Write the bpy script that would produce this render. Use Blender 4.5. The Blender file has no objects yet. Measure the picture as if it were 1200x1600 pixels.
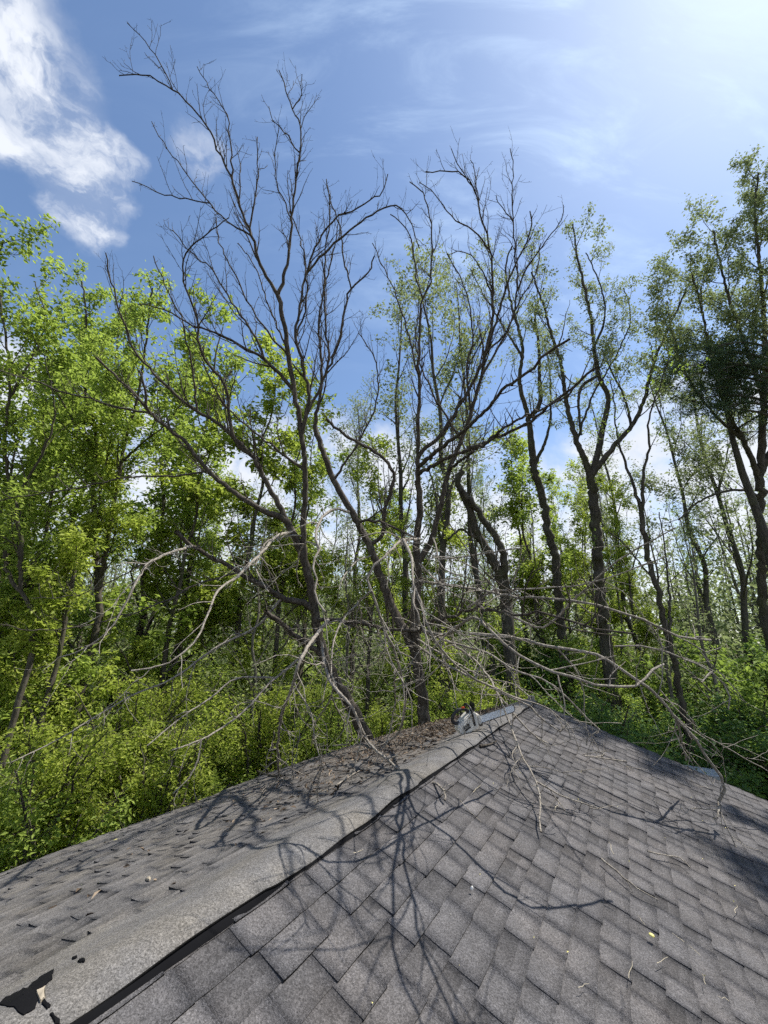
import bpy, bmesh, math, random
import numpy as np
from mathutils import Matrix, Vector, Quaternion

scene = bpy.context.scene
COL = scene.collection
rng = np.random.default_rng(7)
random.seed(7)

# ------------------------------------------------------------------ camera
CAM = np.array((0.0, 0.0, 5.1))
FPX = 610.0                                     # focal length in pixels of the 1200 x 1600 photograph
RT = np.array(((0.9998, -0.0199, 0.0), (-0.0060, -0.3020, 0.9533), (0.0190, 0.9531, 0.3020)))  # camera (right, up, forward) -> world
cam_d = bpy.data.cameras.new('camera')
cam_o = bpy.data.objects.new('camera', cam_d); COL.objects.link(cam_o)
cx, cy, cz = RT[:, 0], RT[:, 1], -RT[:, 2]
m = Matrix(((cx[0], cy[0], cz[0], CAM[0]), (cx[1], cy[1], cz[1], CAM[1]), (cx[2], cy[2], cz[2], CAM[2]), (0, 0, 0, 1)))
cam_o.matrix_world = m
cam_d.sensor_fit = 'VERTICAL'; cam_d.sensor_height = 36.0; cam_d.lens = FPX / 1600 * 36.0
cam_d.clip_start = 0.05; cam_d.clip_end = 3000
scene.camera = cam_o

def ray(px, py):
    return RT @ np.array(((px - 600.0) / FPX, (800.0 - py) / FPX, 1.0))
def PT(px, py, d):
    return CAM + ray(px, py) * d

# ------------------------------------------------------------------ sun + sky
SUN_DIR = ray(1350, -400); SUN_DIR = SUN_DIR / np.linalg.norm(SUN_DIR)
SUN_EL = math.asin(SUN_DIR[2]); SUN_AZ = math.atan2(SUN_DIR[0], SUN_DIR[1])
sun_d = bpy.data.lights.new('sun', 'SUN'); sun_d.energy = 4.6; sun_d.angle = math.radians(0.53); sun_d.color = (1.0, 0.955, 0.88)
sun_o = bpy.data.objects.new('sun', sun_d); COL.objects.link(sun_o)
sun_o.rotation_euler = Vector(SUN_DIR).to_track_quat('Z', 'Y').to_euler()

scene.view_settings.view_transform = 'Standard'; scene.view_settings.look = 'None'
scene.view_settings.exposure = 0.8; scene.view_settings.gamma = 1.0
scene.cycles.max_bounces = 8; scene.cycles.diffuse_bounces = 5; scene.cycles.transmission_bounces = 5
scene.cycles.transparent_max_bounces = 4; scene.cycles.use_adaptive_sampling = True
scene.cycles.adaptive_threshold = 0.03; scene.cycles.use_denoising = False

class NT:
    """small helper for node trees"""
    def __init__(self, tree): self.t = tree; self.n = tree.nodes; self.l = tree.links
    def new(self, kind, **kw):
        nd = self.n.new(kind)
        for k, v in kw.items(): setattr(nd, k, v)
        return nd
    def link(self, a, b): self.l.new(a, b)
    def val(self, sock, v):
        if hasattr(v, 'is_linked') or isinstance(v, bpy.types.NodeSocket): self.link(v, sock)
        else: sock.default_value = v
    def math(self, op, a, b=0.0, c=0.0, clamp=False):
        nd = self.new('ShaderNodeMath', operation=op, use_clamp=clamp)
        for i, v in enumerate((a, b, c)): self.val(nd.inputs[i], v)
        return nd.outputs[0]
    def vmath(self, op, a, b=None, scale=None):
        nd = self.new('ShaderNodeVectorMath', operation=op)
        self.val(nd.inputs[0], a)
        if b is not None: self.val(nd.inputs[1], b)
        if scale is not None: self.val(nd.inputs['Scale'], scale)
        return nd.outputs['Value'] if op in ('DOT_PRODUCT', 'LENGTH') else nd.outputs[0]
    def noise(self, vec, scale, detail=4, rough=0.5, dist=0.0):
        nd = self.new('ShaderNodeTexNoise')
        if vec is not None: self.link(vec, nd.inputs['Vector'])
        nd.inputs['Scale'].default_value = scale; nd.inputs['Detail'].default_value = detail
        nd.inputs['Roughness'].default_value = rough; nd.inputs['Distortion'].default_value = dist
        return nd.outputs['Fac']
    def ramp(self, fac, stops):
        nd = self.new('ShaderNodeValToRGB'); self.link(fac, nd.inputs[0])
        cr = nd.color_ramp
        while len(cr.elements) < len(stops): cr.elements.new(0.5)
        for e, (p, c) in zip(cr.elements, stops):
            e.position = p; e.color = (c[0], c[1], c[2], 1) if hasattr(c, '__len__') else (c, c, c, 1)
        return nd.outputs[0]
    def mix(self, fac, a, b, blend='MIX'):
        nd = self.new('ShaderNodeMix', data_type='RGBA', blend_type=blend)
        self.val(nd.inputs[0], fac)
        for s, v in ((nd.inputs[6], a), (nd.inputs[7], b)):
            if isinstance(v, bpy.types.NodeSocket): self.link(v, s)
            else: s.default_value = (v[0], v[1], v[2], 1)
        return nd.outputs[2]
    def mapr(self, v, a, b, c=0.0, d=1.0, smooth=True):
        nd = self.new('ShaderNodeMapRange'); nd.interpolation_type = 'SMOOTHSTEP' if smooth else 'LINEAR'
        self.val(nd.inputs[0], v)
        for i, x in enumerate((a, b, c, d)): nd.inputs[i + 1].default_value = x
        return nd.outputs[0]

world = bpy.data.worlds.new('World'); scene.world = world; world.use_nodes = True
W = NT(world.node_tree); W.n.clear()
sky = W.new('ShaderNodeTexSky', sky_type='NISHITA'); sky.sun_disc = False
sky.sun_elevation = SUN_EL; sky.sun_rotation = SUN_AZ
sky.air_density = 1.0; sky.dust_density = 0.4; sky.ozone_density = 1.3; sky.altitude = 200
tc = W.new('ShaderNodeTexCoord'); D = W.vmath('NORMALIZE', tc.outputs['Generated'])
def unit(v): v = np.array(v, float); return tuple(v / np.linalg.norm(v))
def blob(px, py, r0, r1, warp):
    """soft spot of cloud round the direction seen at (px, py); r in degrees"""
    c = W.vmath('DOT_PRODUCT', warp, unit(ray(px, py)))
    return W.mapr(c, math.cos(math.radians(r1)), math.cos(math.radians(r0)))
nv = W.new('ShaderNodeTexNoise'); W.link(D, nv.inputs['Vector']); nv.inputs['Scale'].default_value = 4.5; nv.inputs['Detail'].default_value = 6; nv.inputs['Roughness'].default_value = .58
warp = W.vmath('ADD', D, W.vmath('SCALE', W.vmath('SUBTRACT', nv.outputs['Color'], (0.5, 0.5, 0.5)), scale=0.17))
warp = W.vmath('NORMALIZE', warp)
# bright puffy cloud high on the left
b = None
for px, py, r0, r1 in ((-20, 0, 1, 7), (40, 70, 0.5, 5.5), (75, 130, 0.3, 4.6), (100, 190, 0.4, 4.2), (145, 225, 0, 3.2), (125, 290, 0.3, 4), (125, 345, 0, 3.5), (30, 215, 0, 3), (295, 235, 0, 3.4)):
    s = blob(px, py, r0, r1, warp)
    if px in (295,): s = W.math('MULTIPLY', s, 0.45)
    b = s if b is None else W.math('MAXIMUM', b, s)
nf = W.noise(warp, 11, 8, 0.62)
c1 = W.math('MULTIPLY', b, W.mapr(nf, 0.38, 0.60, 0.15, 1.0), clamp=True)
# low bank of white cloud behind the wood
sepz = W.new('ShaderNodeSeparateXYZ'); W.link(D, sepz.inputs[0])
big = W.noise(D, 3.2, 7, 0.55)
lowmask = W.mapr(W.math('SUBTRACT', sepz.outputs[2], W.math('MULTIPLY', W.math('SUBTRACT', big, 0.5), 0.55)), 0.54, 0.40)
c2 = W.math('MULTIPLY', lowmask, W.mapr(W.noise(D, 7.0, 8, 0.6, 0.3), 0.36, 0.56, 0.30, 1.0), clamp=True)
# thin cirrus streaks fanning towards the sun
ms = W.new('ShaderNodeMapping'); W.link(D, ms.inputs[0])
ms.inputs['Rotation'].default_value = (0.0, 0.0, math.radians(35)); ms.inputs['Scale'].default_value = (1.2, 6.0, 4.0)
ci = W.noise(ms.outputs[0], 2.2, 8, 0.62, 0.6)
sund = W.vmath('DOT_PRODUCT', D, tuple(SUN_DIR))
veil = W.math('MULTIPLY', W.mapr(ci, 0.45, 0.80, 0.0, 1.0), W.mapr(sund, 0.55, 0.97, 0.02, 0.45))
glow = W.math('POWER', W.math('MAXIMUM', sund, 0.0), 13.0)
veil = W.math('ADD', veil, W.math('MULTIPLY', glow, 0.36), clamp=True)
skyc = W.new('ShaderNodeHueSaturation'); W.link(sky.outputs[0], skyc.inputs['Color']); skyc.inputs['Saturation'].default_value = 1.04; skyc.inputs['Value'].default_value = 1.76
col = W.mix(veil, skyc.outputs[0], (8.0, 10.0, 12.4))
shade = W.mix(W.noise(D, 9, 5, 0.6), (6.2, 6.7, 7.6), (10.5, 10.6, 10.8))
col = W.mix(W.math('MULTIPLY', c2, 0.93), col, shade)
col = W.mix(W.math('MULTIPLY', c1, 0.85), col, (9.4, 9.7, 10.2))
bg = W.new('ShaderNodeBackground'); W.link(col, bg.inputs[0]); bg.inputs[1].default_value = 0.064
wo = W.new('ShaderNodeOutputWorld'); W.link(bg.outputs[0], wo.inputs[0])

# ------------------------------------------------------------------ materials
def mat(name):
    mt = bpy.data.materials.new(name); mt.use_nodes = True
    t = NT(mt.node_tree); t.n.clear()
    out = t.new('ShaderNodeOutputMaterial')
    return mt, t, out
def principled(t, out, col, rough=0.8, spec=0.3, metal=0.0, bump=None, bstr=0.3, bdist=0.01):
    p = t.new('ShaderNodeBsdfPrincipled')
    if isinstance(col, bpy.types.NodeSocket): t.link(col, p.inputs['Base Color'])
    else: p.inputs['Base Color'].default_value = (*col, 1)
    t.val(p.inputs['Roughness'], rough); p.inputs['Specular IOR Level'].default_value = spec; p.inputs['Metallic'].default_value = metal
    if bump is not None:
        bp = t.new('ShaderNodeBump'); bp.inputs['Strength'].default_value = bstr; bp.inputs['Distance'].default_value = bdist
        t.link(bump, bp.inputs['Height']); t.link(bp.outputs[0], p.inputs['Normal'])
    t.link(p.outputs[0], out.inputs[0])
    return p
def simple(name, col, rough=0.7, spec=0.3, metal=0.0, var=0.25, scale=12):
    mt, t, out = mat(name)
    tcn = t.new('ShaderNodeTexCoord')
    n = t.noise(tcn.outputs['Object'], scale, 6, 0.6)
    c = t.mix(n, tuple(x * (1 - var) for x in col), tuple(min(1, x * (1 + var)) for x in col))
    principled(t, out, c, rough, spec, metal, n, 0.2, 0.004)
    return mt
def bark(name, c0, c1, c2, scale=14, moss=0.0):
    mt, t, out = mat(name)
    tcn = t.new('ShaderNodeTexCoord')
    mp = t.new('ShaderNodeMapping'); t.link(tcn.outputs['Object'], mp.inputs[0]); mp.inputs['Scale'].default_value = (1, 1, 0.28)
    n1 = t.noise(mp.outputs[0], scale, 8, 0.7, 0.8)
    n2 = t.noise(tcn.outputs['Object'], 1.7, 4, 0.5)
    c = t.ramp(n1, [(0.28, c0), (0.5, c1), (0.75, c2)])
    if moss > 0: c = t.mix(t.math('MULTIPLY', t.mapr(n2, 0.5, 0.65), moss), c, (0.06, 0.075, 0.02))
    principled(t, out, c, 0.9, 0.15, 0, n1, 0.9, 0.03)
    return mt
def leafmat(name, dark, light, trans=0.45, rough=0.62, tcol=(0.34, 0.45, 0.075)):
    mt, t, out = mat(name)
    at = t.new('ShaderNodeAttribute', attribute_type='GEOMETRY', attribute_name='tint')
    c = t.ramp(at.outputs['Fac'], [(0.0, dark), (0.55, tuple((a + b) * 0.5 for a, b in zip(dark, light))), (1.0, light)])
    d = t.new('ShaderNodeBsdfPrincipled'); t.link(c, d.inputs['Base Color']); d.inputs['Roughness'].default_value = rough; d.inputs['Specular IOR Level'].default_value = 0.35
    tr = t.new('ShaderNodeBsdfTranslucent')
    c2 = t.mix(0.4, c, tcol); t.link(c2, tr.inputs[0])
    mx = t.new('ShaderNodeMixShader'); mx.inputs[0].default_value = trans
    t.link(d.outputs[0], mx.inputs[1]); t.link(tr.outputs[0], mx.inputs[2]); t.link(mx.outputs[0], out.inputs[0])
    return mt
M = {}
M['bark_dead'] = bark('bark_dead', (0.024, 0.020, 0.017), (0.075, 0.064, 0.052), (0.18, 0.16, 0.135), 16)
M['bark_pale'] = bark('bark_pale', (0.10, 0.085, 0.068), (0.28, 0.25, 0.21), (0.46, 0.43, 0.37), 34)
M['bark_dark'] = bark('bark_dark', (0.026, 0.023, 0.020), (0.075, 0.068, 0.056), (0.15, 0.135, 0.11), 12, 0.3)
M['bark_far'] = bark('bark_far', (0.05, 0.046, 0.038), (0.12, 0.11, 0.09), (0.22, 0.20, 0.17), 12, 0.3)
M['bark_mid'] = bark('bark_mid', (0.03, 0.026, 0.02), (0.08, 0.07, 0.054), (0.15, 0.135, 0.11), 14, 0.4)
M['leaf_bright'] = leafmat('leaf_bright', (0.16, 0.23, 0.03), (0.40, 0.50, 0.10), 0.58)
M['leaf_lime'] = leafmat('leaf_lime', (0.22, 0.28, 0.03), (0.46, 0.52, 0.09), 0.6)
M['leaf_mid'] = leafmat('leaf_mid', (0.10, 0.165, 0.022), (0.26, 0.36, 0.07), 0.52)
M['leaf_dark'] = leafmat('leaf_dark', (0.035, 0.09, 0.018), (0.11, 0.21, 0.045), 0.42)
M['leaf_pale'] = leafmat('leaf_pale', (0.16, 0.20, 0.08), (0.33, 0.38, 0.17), 0.45, tcol=(0.22, 0.28, 0.10))
M['needle'] = leafmat('needle', (0.025, 0.05, 0.038), (0.07, 0.12, 0.085), 0.2)

# asphalt shingles: fine granules, a printed tint per tab (vertex attribute) and old stains
def shingle_mat(name, base, warm, amount=0.5, moss=0.0):
    mt, t, out = mat(name)
    g = t.new('ShaderNodeNewGeometry')
    at = t.new('ShaderNodeAttribute', attribute_type='GEOMETRY', attribute_name='tint')
    fine = t.noise(g.outputs['Position'], 420, 2, 0.6)
    mid = t.noise(g.outputs['Position'], 120, 3, 0.7)
    big = t.noise(g.outputs['Position'], 2.2, 5, 0.6)
    spk = t.new('ShaderNodeTexVoronoi'); spk.inputs['Scale'].default_value = 260; t.link(g.outputs['Position'], spk.inputs['Vector'])
    c = t.mix(t.mapr(big, 0.35, 0.7), base, warm)
    k = t.math('ADD', t.mapr(mid, 0.3, 0.7, 0.62, 1.35, False), t.math('MULTIPLY', t.math('SUBTRACT', fine, 0.5), 1.6))
    k = t.math('MULTIPLY', k, at.outputs['Fac'])
    spc = t.new('ShaderNodeSeparateColor'); t.link(spk.outputs['Color'], spc.inputs[0])
    k = t.math('MULTIPLY', k, t.mapr(spc.outputs[0], 0.0, 1.0, 0.66, 1.34, False))
    k = t.math('MULTIPLY', k, t.mapr(t.noise(g.outputs['Position'], 9, 5, 0.7), 0.25, 0.75, 0.8, 1.2, False))
    # water streaks and granule loss running down the slope, lichen freckles
    st = t.new('ShaderNodeMapping'); t.link(g.outputs['Position'], st.inputs[0]); st.inputs['Rotation'].default_value = (0, 0, math.atan2(RDG[0], RDG[1])); st.inputs['Scale'].default_value = (0.7, 5.5, 0.7)
    k = t.math('MULTIPLY', k, t.mapr(t.noise(st.outputs[0], 1.6, 6, 0.65), 0.3, 0.7, 0.84, 1.12, False))
    lich = t.mapr(t.noise(g.outputs['Position'], 26, 5, 0.75), 0.64, 0.74)
    c = t.mix(t.math('MULTIPLY', lich, 0.45), c, (0.20, 0.20, 0.175))
    kk = t.new('ShaderNodeCombineColor')
    for i in range(3): t.link(k, kk.inputs[i])
    c = t.mix(1.0, c, kk.outputs[0], 'MULTIPLY')
    if moss > 0:
        # brown grime and moss grown over the upper part of the shaded slope
        apex = W_APEX
        dst = t.vmath('LENGTH', t.vmath('SUBTRACT', g.outputs['Position'], apex))
        mk = t.math('MULTIPLY', t.mapr(dst, 5.2, 1.2), t.mapr(t.noise(g.outputs['Position'], 6, 7, 0.7), 0.40, 0.60))
        c = t.mix(t.math('MULTIPLY', mk, moss), c, t.ramp(t.noise(g.outputs['Position'], 60, 3, 0.6), [(0.3, (0.035, 0.026, 0.018)), (0.7, (0.13, 0.095, 0.065))]))
    principled(t, out, c, 0.93, 0.12, 0, t.math('ADD', fine, t.math('MULTIPLY', mid, 1.5)), 0.55, 0.004)
    return mt

# ------------------------------------------------------------------ mesh building
class MB:
    """collects quads (tubes and leaves) and links them as one mesh"""
    def __init__(self): self.v = []; self.f = []; self.t = []; self.n = 0
    def add(self, v, f, t=None):
        self.v.append(np.asarray(v, np.float32)); self.f.append(np.asarray(f, np.int32) + self.n); self.n += len(v)
        self.t.append(np.zeros(len(f), np.float32) if t is None else np.asarray(t, np.float32))
    def mesh(self, name, material, smooth=True, offset=None):
        me = bpy.data.meshes.new(name)
        v = np.concatenate(self.v); f = np.concatenate(self.f); t = np.concatenate(self.t)
        if offset is not None: v = v - np.asarray(offset, np.float32)
        me.vertices.add(len(v)); me.vertices.foreach_set('co', v.ravel().astype(np.float32))
        me.loops.add(f.size); me.loops.foreach_set('vertex_index', f.ravel().astype(np.int32))
        me.polygons.add(len(f)); me.polygons.foreach_set('loop_start', np.arange(0, f.size, 4, dtype=np.int32))
        me.polygons.foreach_set('use_smooth', np.full(len(f), smooth))
        me.update(calc_edges=True)
        a = me.attributes.new('tint', 'FLOAT', 'FACE'); a.data.foreach_set('value', t)
        me.materials.append(material)
        return me
    def build(self, name, material, parent=None, smooth=True, offset=None):
        return link(bpy.data.objects.new(name, self.mesh(name, material, smooth, offset)), parent)
def link(o, parent=None):
    COL.objects.link(o)
    if parent is not None: o.parent = parent
    return o
def tag(o, label=None, cat=None, group=None, kind=None):
    if label: o['label'] = label
    if cat: o['category'] = cat
    if group: o['group'] = group
    if kind: o['kind'] = kind
    return o
def empty(name, loc=(0, 0, 0), label=None, cat=None, group=None):
    o = bpy.data.objects.new(name, None); o.empty_display_size = 0.1; COL.objects.link(o)
    o.location = tuple(float(x) for x in loc)
    return tag(o, label, cat, group)

def tube(mb, P, R, k=6, rough=0.0):
    P = np.asarray(P, float); R = np.asarray(R, float); n = len(P)
    T = np.gradient(P, axis=0); T /= np.linalg.norm(T, axis=1)[:, None] + 1e-9
    ref = np.eye(3)[np.argmin(np.abs(T).max(axis=0) + 0.3 * np.abs(T).mean(axis=0))]
    A = np.cross(T, ref); A /= np.linalg.norm(A, axis=1)[:, None] + 1e-9
    B = np.cross(T, A)
    a = np.arange(k) * 2 * math.pi / k
    rr = np.repeat(R[:, None], k, 1)
    if rough > 0:
        ph = rng.uniform(0, 6, 3)
        s = np.arange(n)[:, None]
        rr = rr * (1 + rough * (0.5 * np.sin(3 * a + ph[0] + s * 0.35) + 0.5 * np.sin(5 * a - s * 0.6 + ph[1])) + rough * 0.5 * rng.standard_normal((n, k)))
    V = P[:, None] + rr[..., None] * (np.cos(a)[None, :, None] * A[:, None] + np.sin(a)[None, :, None] * B[:, None])
    i = np.arange(n - 1)[:, None] * k; j = np.arange(k)[None]; j2 = (j + 1) % k
    F = np.stack([i + j, i + j2, i + k + j2, i + k + j], -1).reshape(-1, 4)
    mb.add(V.reshape(-1, 3), F)

def spline(P, step=0.18, jit=0.0):
    """Catmull-Rom through the points, resampled evenly"""
    P = np.asarray(P, float)
    if len(P) == 2: P = np.array([P[0], (P[0] + P[1]) / 2, P[1]])
    Q = np.vstack([2 * P[0] - P[1], P, 2 * P[-1] - P[-2]])
    out = []
    for i in range(1, len(Q) - 2):
        m_ = 6; t = np.linspace(0, 1, m_, endpoint=False)[:, None]
        a, b_, c, d = Q[i - 1], Q[i], Q[i + 1], Q[i + 2]
        out.append(0.5 * ((2 * b_) + (-a + c) * t + (2 * a - 5 * b_ + 4 * c - d) * t ** 2 + (-a + 3 * b_ - 3 * c + d) * t ** 3))
    out.append(P[-1:]); S = np.vstack(out)
    L = np.concatenate([[0], np.cumsum(np.linalg.norm(np.diff(S, axis=0), axis=1))])
    n = max(4, int(L[-1] / step) + 2)
    u = np.linspace(0, L[-1], n)
    R = np.stack([np.interp(u, L, S[:, i]) for i in range(S.shape[1])], 1)
    if jit > 0:
        J = rng.standard_normal((n, 3)) * jit; J[0] = 0; J[-1] = 0
        R[:, :3] += J
    return R

def sprout(parents, spacing, lmin, lmax, ang=(30, 60), up=0.35, f0=0.2, rk=0.55, rmax=0.02, rmin=0.0035, n=6, wig=0.12, droop=0.0, opposite=False, taper=0.5):
    """child branches along each parent polyline (x, y, z, r)"""
    kids = []
    for B in parents:
        P = B[:, :3]; seg = np.linalg.norm(np.diff(P, axis=0), axis=1); L = np.concatenate([[0], np.cumsum(seg)])
        tot = L[-1]
        if tot < 1e-3: continue
        s = f0 * tot + rng.uniform(0, spacing); side = rng.uniform(0, 6.28)
        while s < tot:
            for rep in range(2 if (opposite and rng.random() < 0.6) else 1):
                p = np.array([np.interp(s, L, B[:, i]) for i in range(4)])
                i = min(np.searchsorted(L, s), len(P) - 1); t = P[i] - P[i - 1] if i > 0 else P[1] - P[0]
                t = t / (np.linalg.norm(t) + 1e-9)
                q = rng.standard_normal(3); q -= q.dot(t) * t; q /= np.linalg.norm(q) + 1e-9
                w = np.cross(t, q); side += 2.4 if rep == 0 else math.pi
                h = math.cos(side) * q + math.sin(side) * w
                a = math.radians(rng.uniform(*ang))
                d = math.cos(a) * t + math.sin(a) * h; d[2] += up * 0.5; d /= np.linalg.norm(d)
                ln = rng.uniform(lmin, lmax) * (1 - taper * s / tot)
                r0 = min(p[3] * rk, rmax, ln * 0.03 + rmin); r0 = max(r0, rmin)
                pts = [p[:3]]; dd = d.copy(); st = ln / (n - 1)
                for k in range(n - 1):
                    dd = dd + rng.standard_normal(3) * wig + np.array((0, 0, (up - droop) * 0.25)); dd /= np.linalg.norm(dd)
                    pts.append(pts[-1] + dd * st)
                K = np.column_stack([np.array(pts), np.linspace(r0, rmin * 0.7, n)])
                kids.append(K)
            s += spacing * rng.uniform(0.55, 1.5)
    return kids

def leaf_quads(mb, C, size, droop=0.2, tint=None, aspect=0.55):
    """one kinked diamond-shaped leaf per centre"""
    n = len(C)
    if n == 0: return
    a = rng.uniform(0, 2 * math.pi, n); el = rng.normal(-droop, 0.45, n)
    d = np.stack([np.cos(a) * np.cos(el), np.sin(a) * np.cos(el), np.sin(el)], 1)
    up = rng.standard_normal((n, 3)) * 0.45 + np.array((0, 0, 1.0))
    w = np.cross(d, up); w /= np.linalg.norm(w, axis=1)[:, None] + 1e-9
    nn = np.cross(w, d)
    L = (size * rng.uniform(0.45, 1.65, n))[:, None]; Wd = L * aspect * 0.5
    base = C; tip = C + d * L; mid = C + d * L * 0.45
    v = np.stack([base, mid + w * Wd + nn * L * 0.1, tip - nn * L * 0.12, mid - w * Wd + nn * L * 0.1], 1).reshape(-1, 3)
    f = np.arange(4 * n).reshape(n, 4)
    mb.add(v, f, rng.uniform(0, 1, n) if tint is None else tint)

def leaves_on(mb, twigs, per_m, size, spread=0.05, f0=0.1, **kw):
    C = []; T = []
    for B in twigs:
        P = B[:, :3]; ln = np.linalg.norm(np.diff(P, axis=0), axis=1).sum()
        k = rng.poisson(per_m * ln) + 1
        u = f0 + (1 - f0) * rng.random(k) ** 0.8
        x = u * (len(P) - 1)
        i = np.minimum(x.astype(int), len(P) - 2); fr = (x - i)[:, None]
        C.append(P[i] * (1 - fr) + P[i + 1] * fr + rng.standard_normal((k, 3)) * spread)
        T.append(np.clip(rng.uniform(0.1, 0.9) + rng.normal(0, 0.18, k), 0, 1))
    if C: leaf_quads(mb, np.concatenate(C), size, tint=np.concatenate(T), **kw)

def tubes(mb, Bs, k=5, rough=0.0):
    for B in Bs: tube(mb, B[:, :3], B[:, 3], k, rough)

def horiz(px, d):
    """ground point under the horizon direction of pixel column px at forward distance d"""
    r = ray(px, 993); r = r / r[1]
    return np.array((CAM[0] + r[0] * d, CAM[1] + d, 0.0))
def height_at(px, py, base):
    """height of the point seen at (px, py) above a spot on the ground at the same distance"""
    r = ray(px, py); D_ = math.hypot(base[0] - CAM[0], base[1] - CAM[1])
    return CAM[2] + r[2] / math.hypot(r[0], r[1]) * D_

# ------------------------------------------------------------------ ground
def terrain():
    n = 90
    xs = np.sign(np.linspace(-1, 1, n)) * np.abs(np.linspace(-1, 1, n)) ** 2.6 * 900
    X, Y = np.meshgrid(xs, xs + 8)
    R = np.hypot(X, Y - 4)
    Z = 0.12 * np.sin(X * 0.7 + 1) * np.sin(Y * 0.6) + 0.05 * np.sin(X * 2.3) * np.cos(Y * 1.9)
    Z += np.clip((R - 25) / 200, 0, 1) * 1.5 * np.sin(X * 0.02 + Y * 0.015)
    V = np.stack([X, Y, Z], -1).reshape(-1, 3)
    i = (np.arange(n - 1)[:, None] * n + np.arange(n - 1)[None]).ravel()
    F = np.stack([i, i + 1, i + n + 1, i + n], -1)
    mt, t, out = mat('forest_floor')
    g = t.new('ShaderNodeNewGeometry')
    a = t.noise(g.outputs['Position'], 9, 8, 0.7); b_ = t.noise(g.outputs['Position'], 1.1, 4, 0.55)
    c = t.ramp(a, [(0.25, (0.018, 0.012, 0.008)), (0.48, (0.065, 0.045, 0.028)), (0.62, (0.14, 0.10, 0.065)), (0.8, (0.22, 0.17, 0.12))])
    c = t.mix(t.mapr(b_, 0.45, 0.62), c, (0.035, 0.06, 0.015))
    principled(t, out, c, 0.95, 0.1, 0, a, 0.8, 0.05)
    mb = MB(); mb.add(V, F)
    tag(mb.build('ground', mt), kind='structure')
terrain()

# ------------------------------------------------------------------ the roof
def from_cam(v): return RT @ np.array(v, float)
RDG = from_cam(unit((375, -200, 610)))                      # along the ridge, away from the camera
RDG[2] = 0; RDG /= np.linalg.norm(RDG)
SID = np.array((RDG[1], -RDG[0], 0.0))                      # horizontal, to the right of the ridge
APEX = CAM + ray(830, 1095) * 6.47
W_APEX = tuple(float(x) for x in APEX)
PITCH = math.radians(18.3); CP, SP = math.cos(PITCH), math.sin(PITCH)
def roof_pt(s, q, h, side):
    """s along the ridge (0 at the gable, negative towards the camera), q down the slope, h off the surface; side +1 right, -1 left"""
    s, q, h = np.broadcast_arrays(np.asarray(s, float), np.asarray(q, float), np.asarray(h, float))
    sag = -0.035 * np.sin(np.clip(-s / 9.0, 0, 1) * math.pi) * np.sin(np.clip(q / 4.8, 0, 1) * math.pi)
    if side < 0: sag = sag + 0.05 * np.sin(np.clip(q / 4.8, 0, 1) * math.pi) + 0.012 * np.sin(s * 2.1 + q) * np.clip(q, 0, 1)
    hh = h + sag
    out = APEX + s[..., None] * RDG + (side * (q * CP + hh * SP))[..., None] * SID
    out = out + (-q * SP + hh * CP)[..., None] * np.array((0, 0, 1.0))
    return out
M['shingle'] = shingle_mat('shingle', (0.090, 0.087, 0.089), (0.104, 0.097, 0.095))
M['shingle_old'] = shingle_mat('shingle_old', (0.098, 0.094, 0.092), (0.112, 0.103, 0.092), moss=0.85)
M['cap'] = shingle_mat('cap', (0.118, 0.115, 0.115), (0.134, 0.124, 0.110))
SLOPE = 4.75; EXPO = 0.126; SLEN = 10.5
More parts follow.
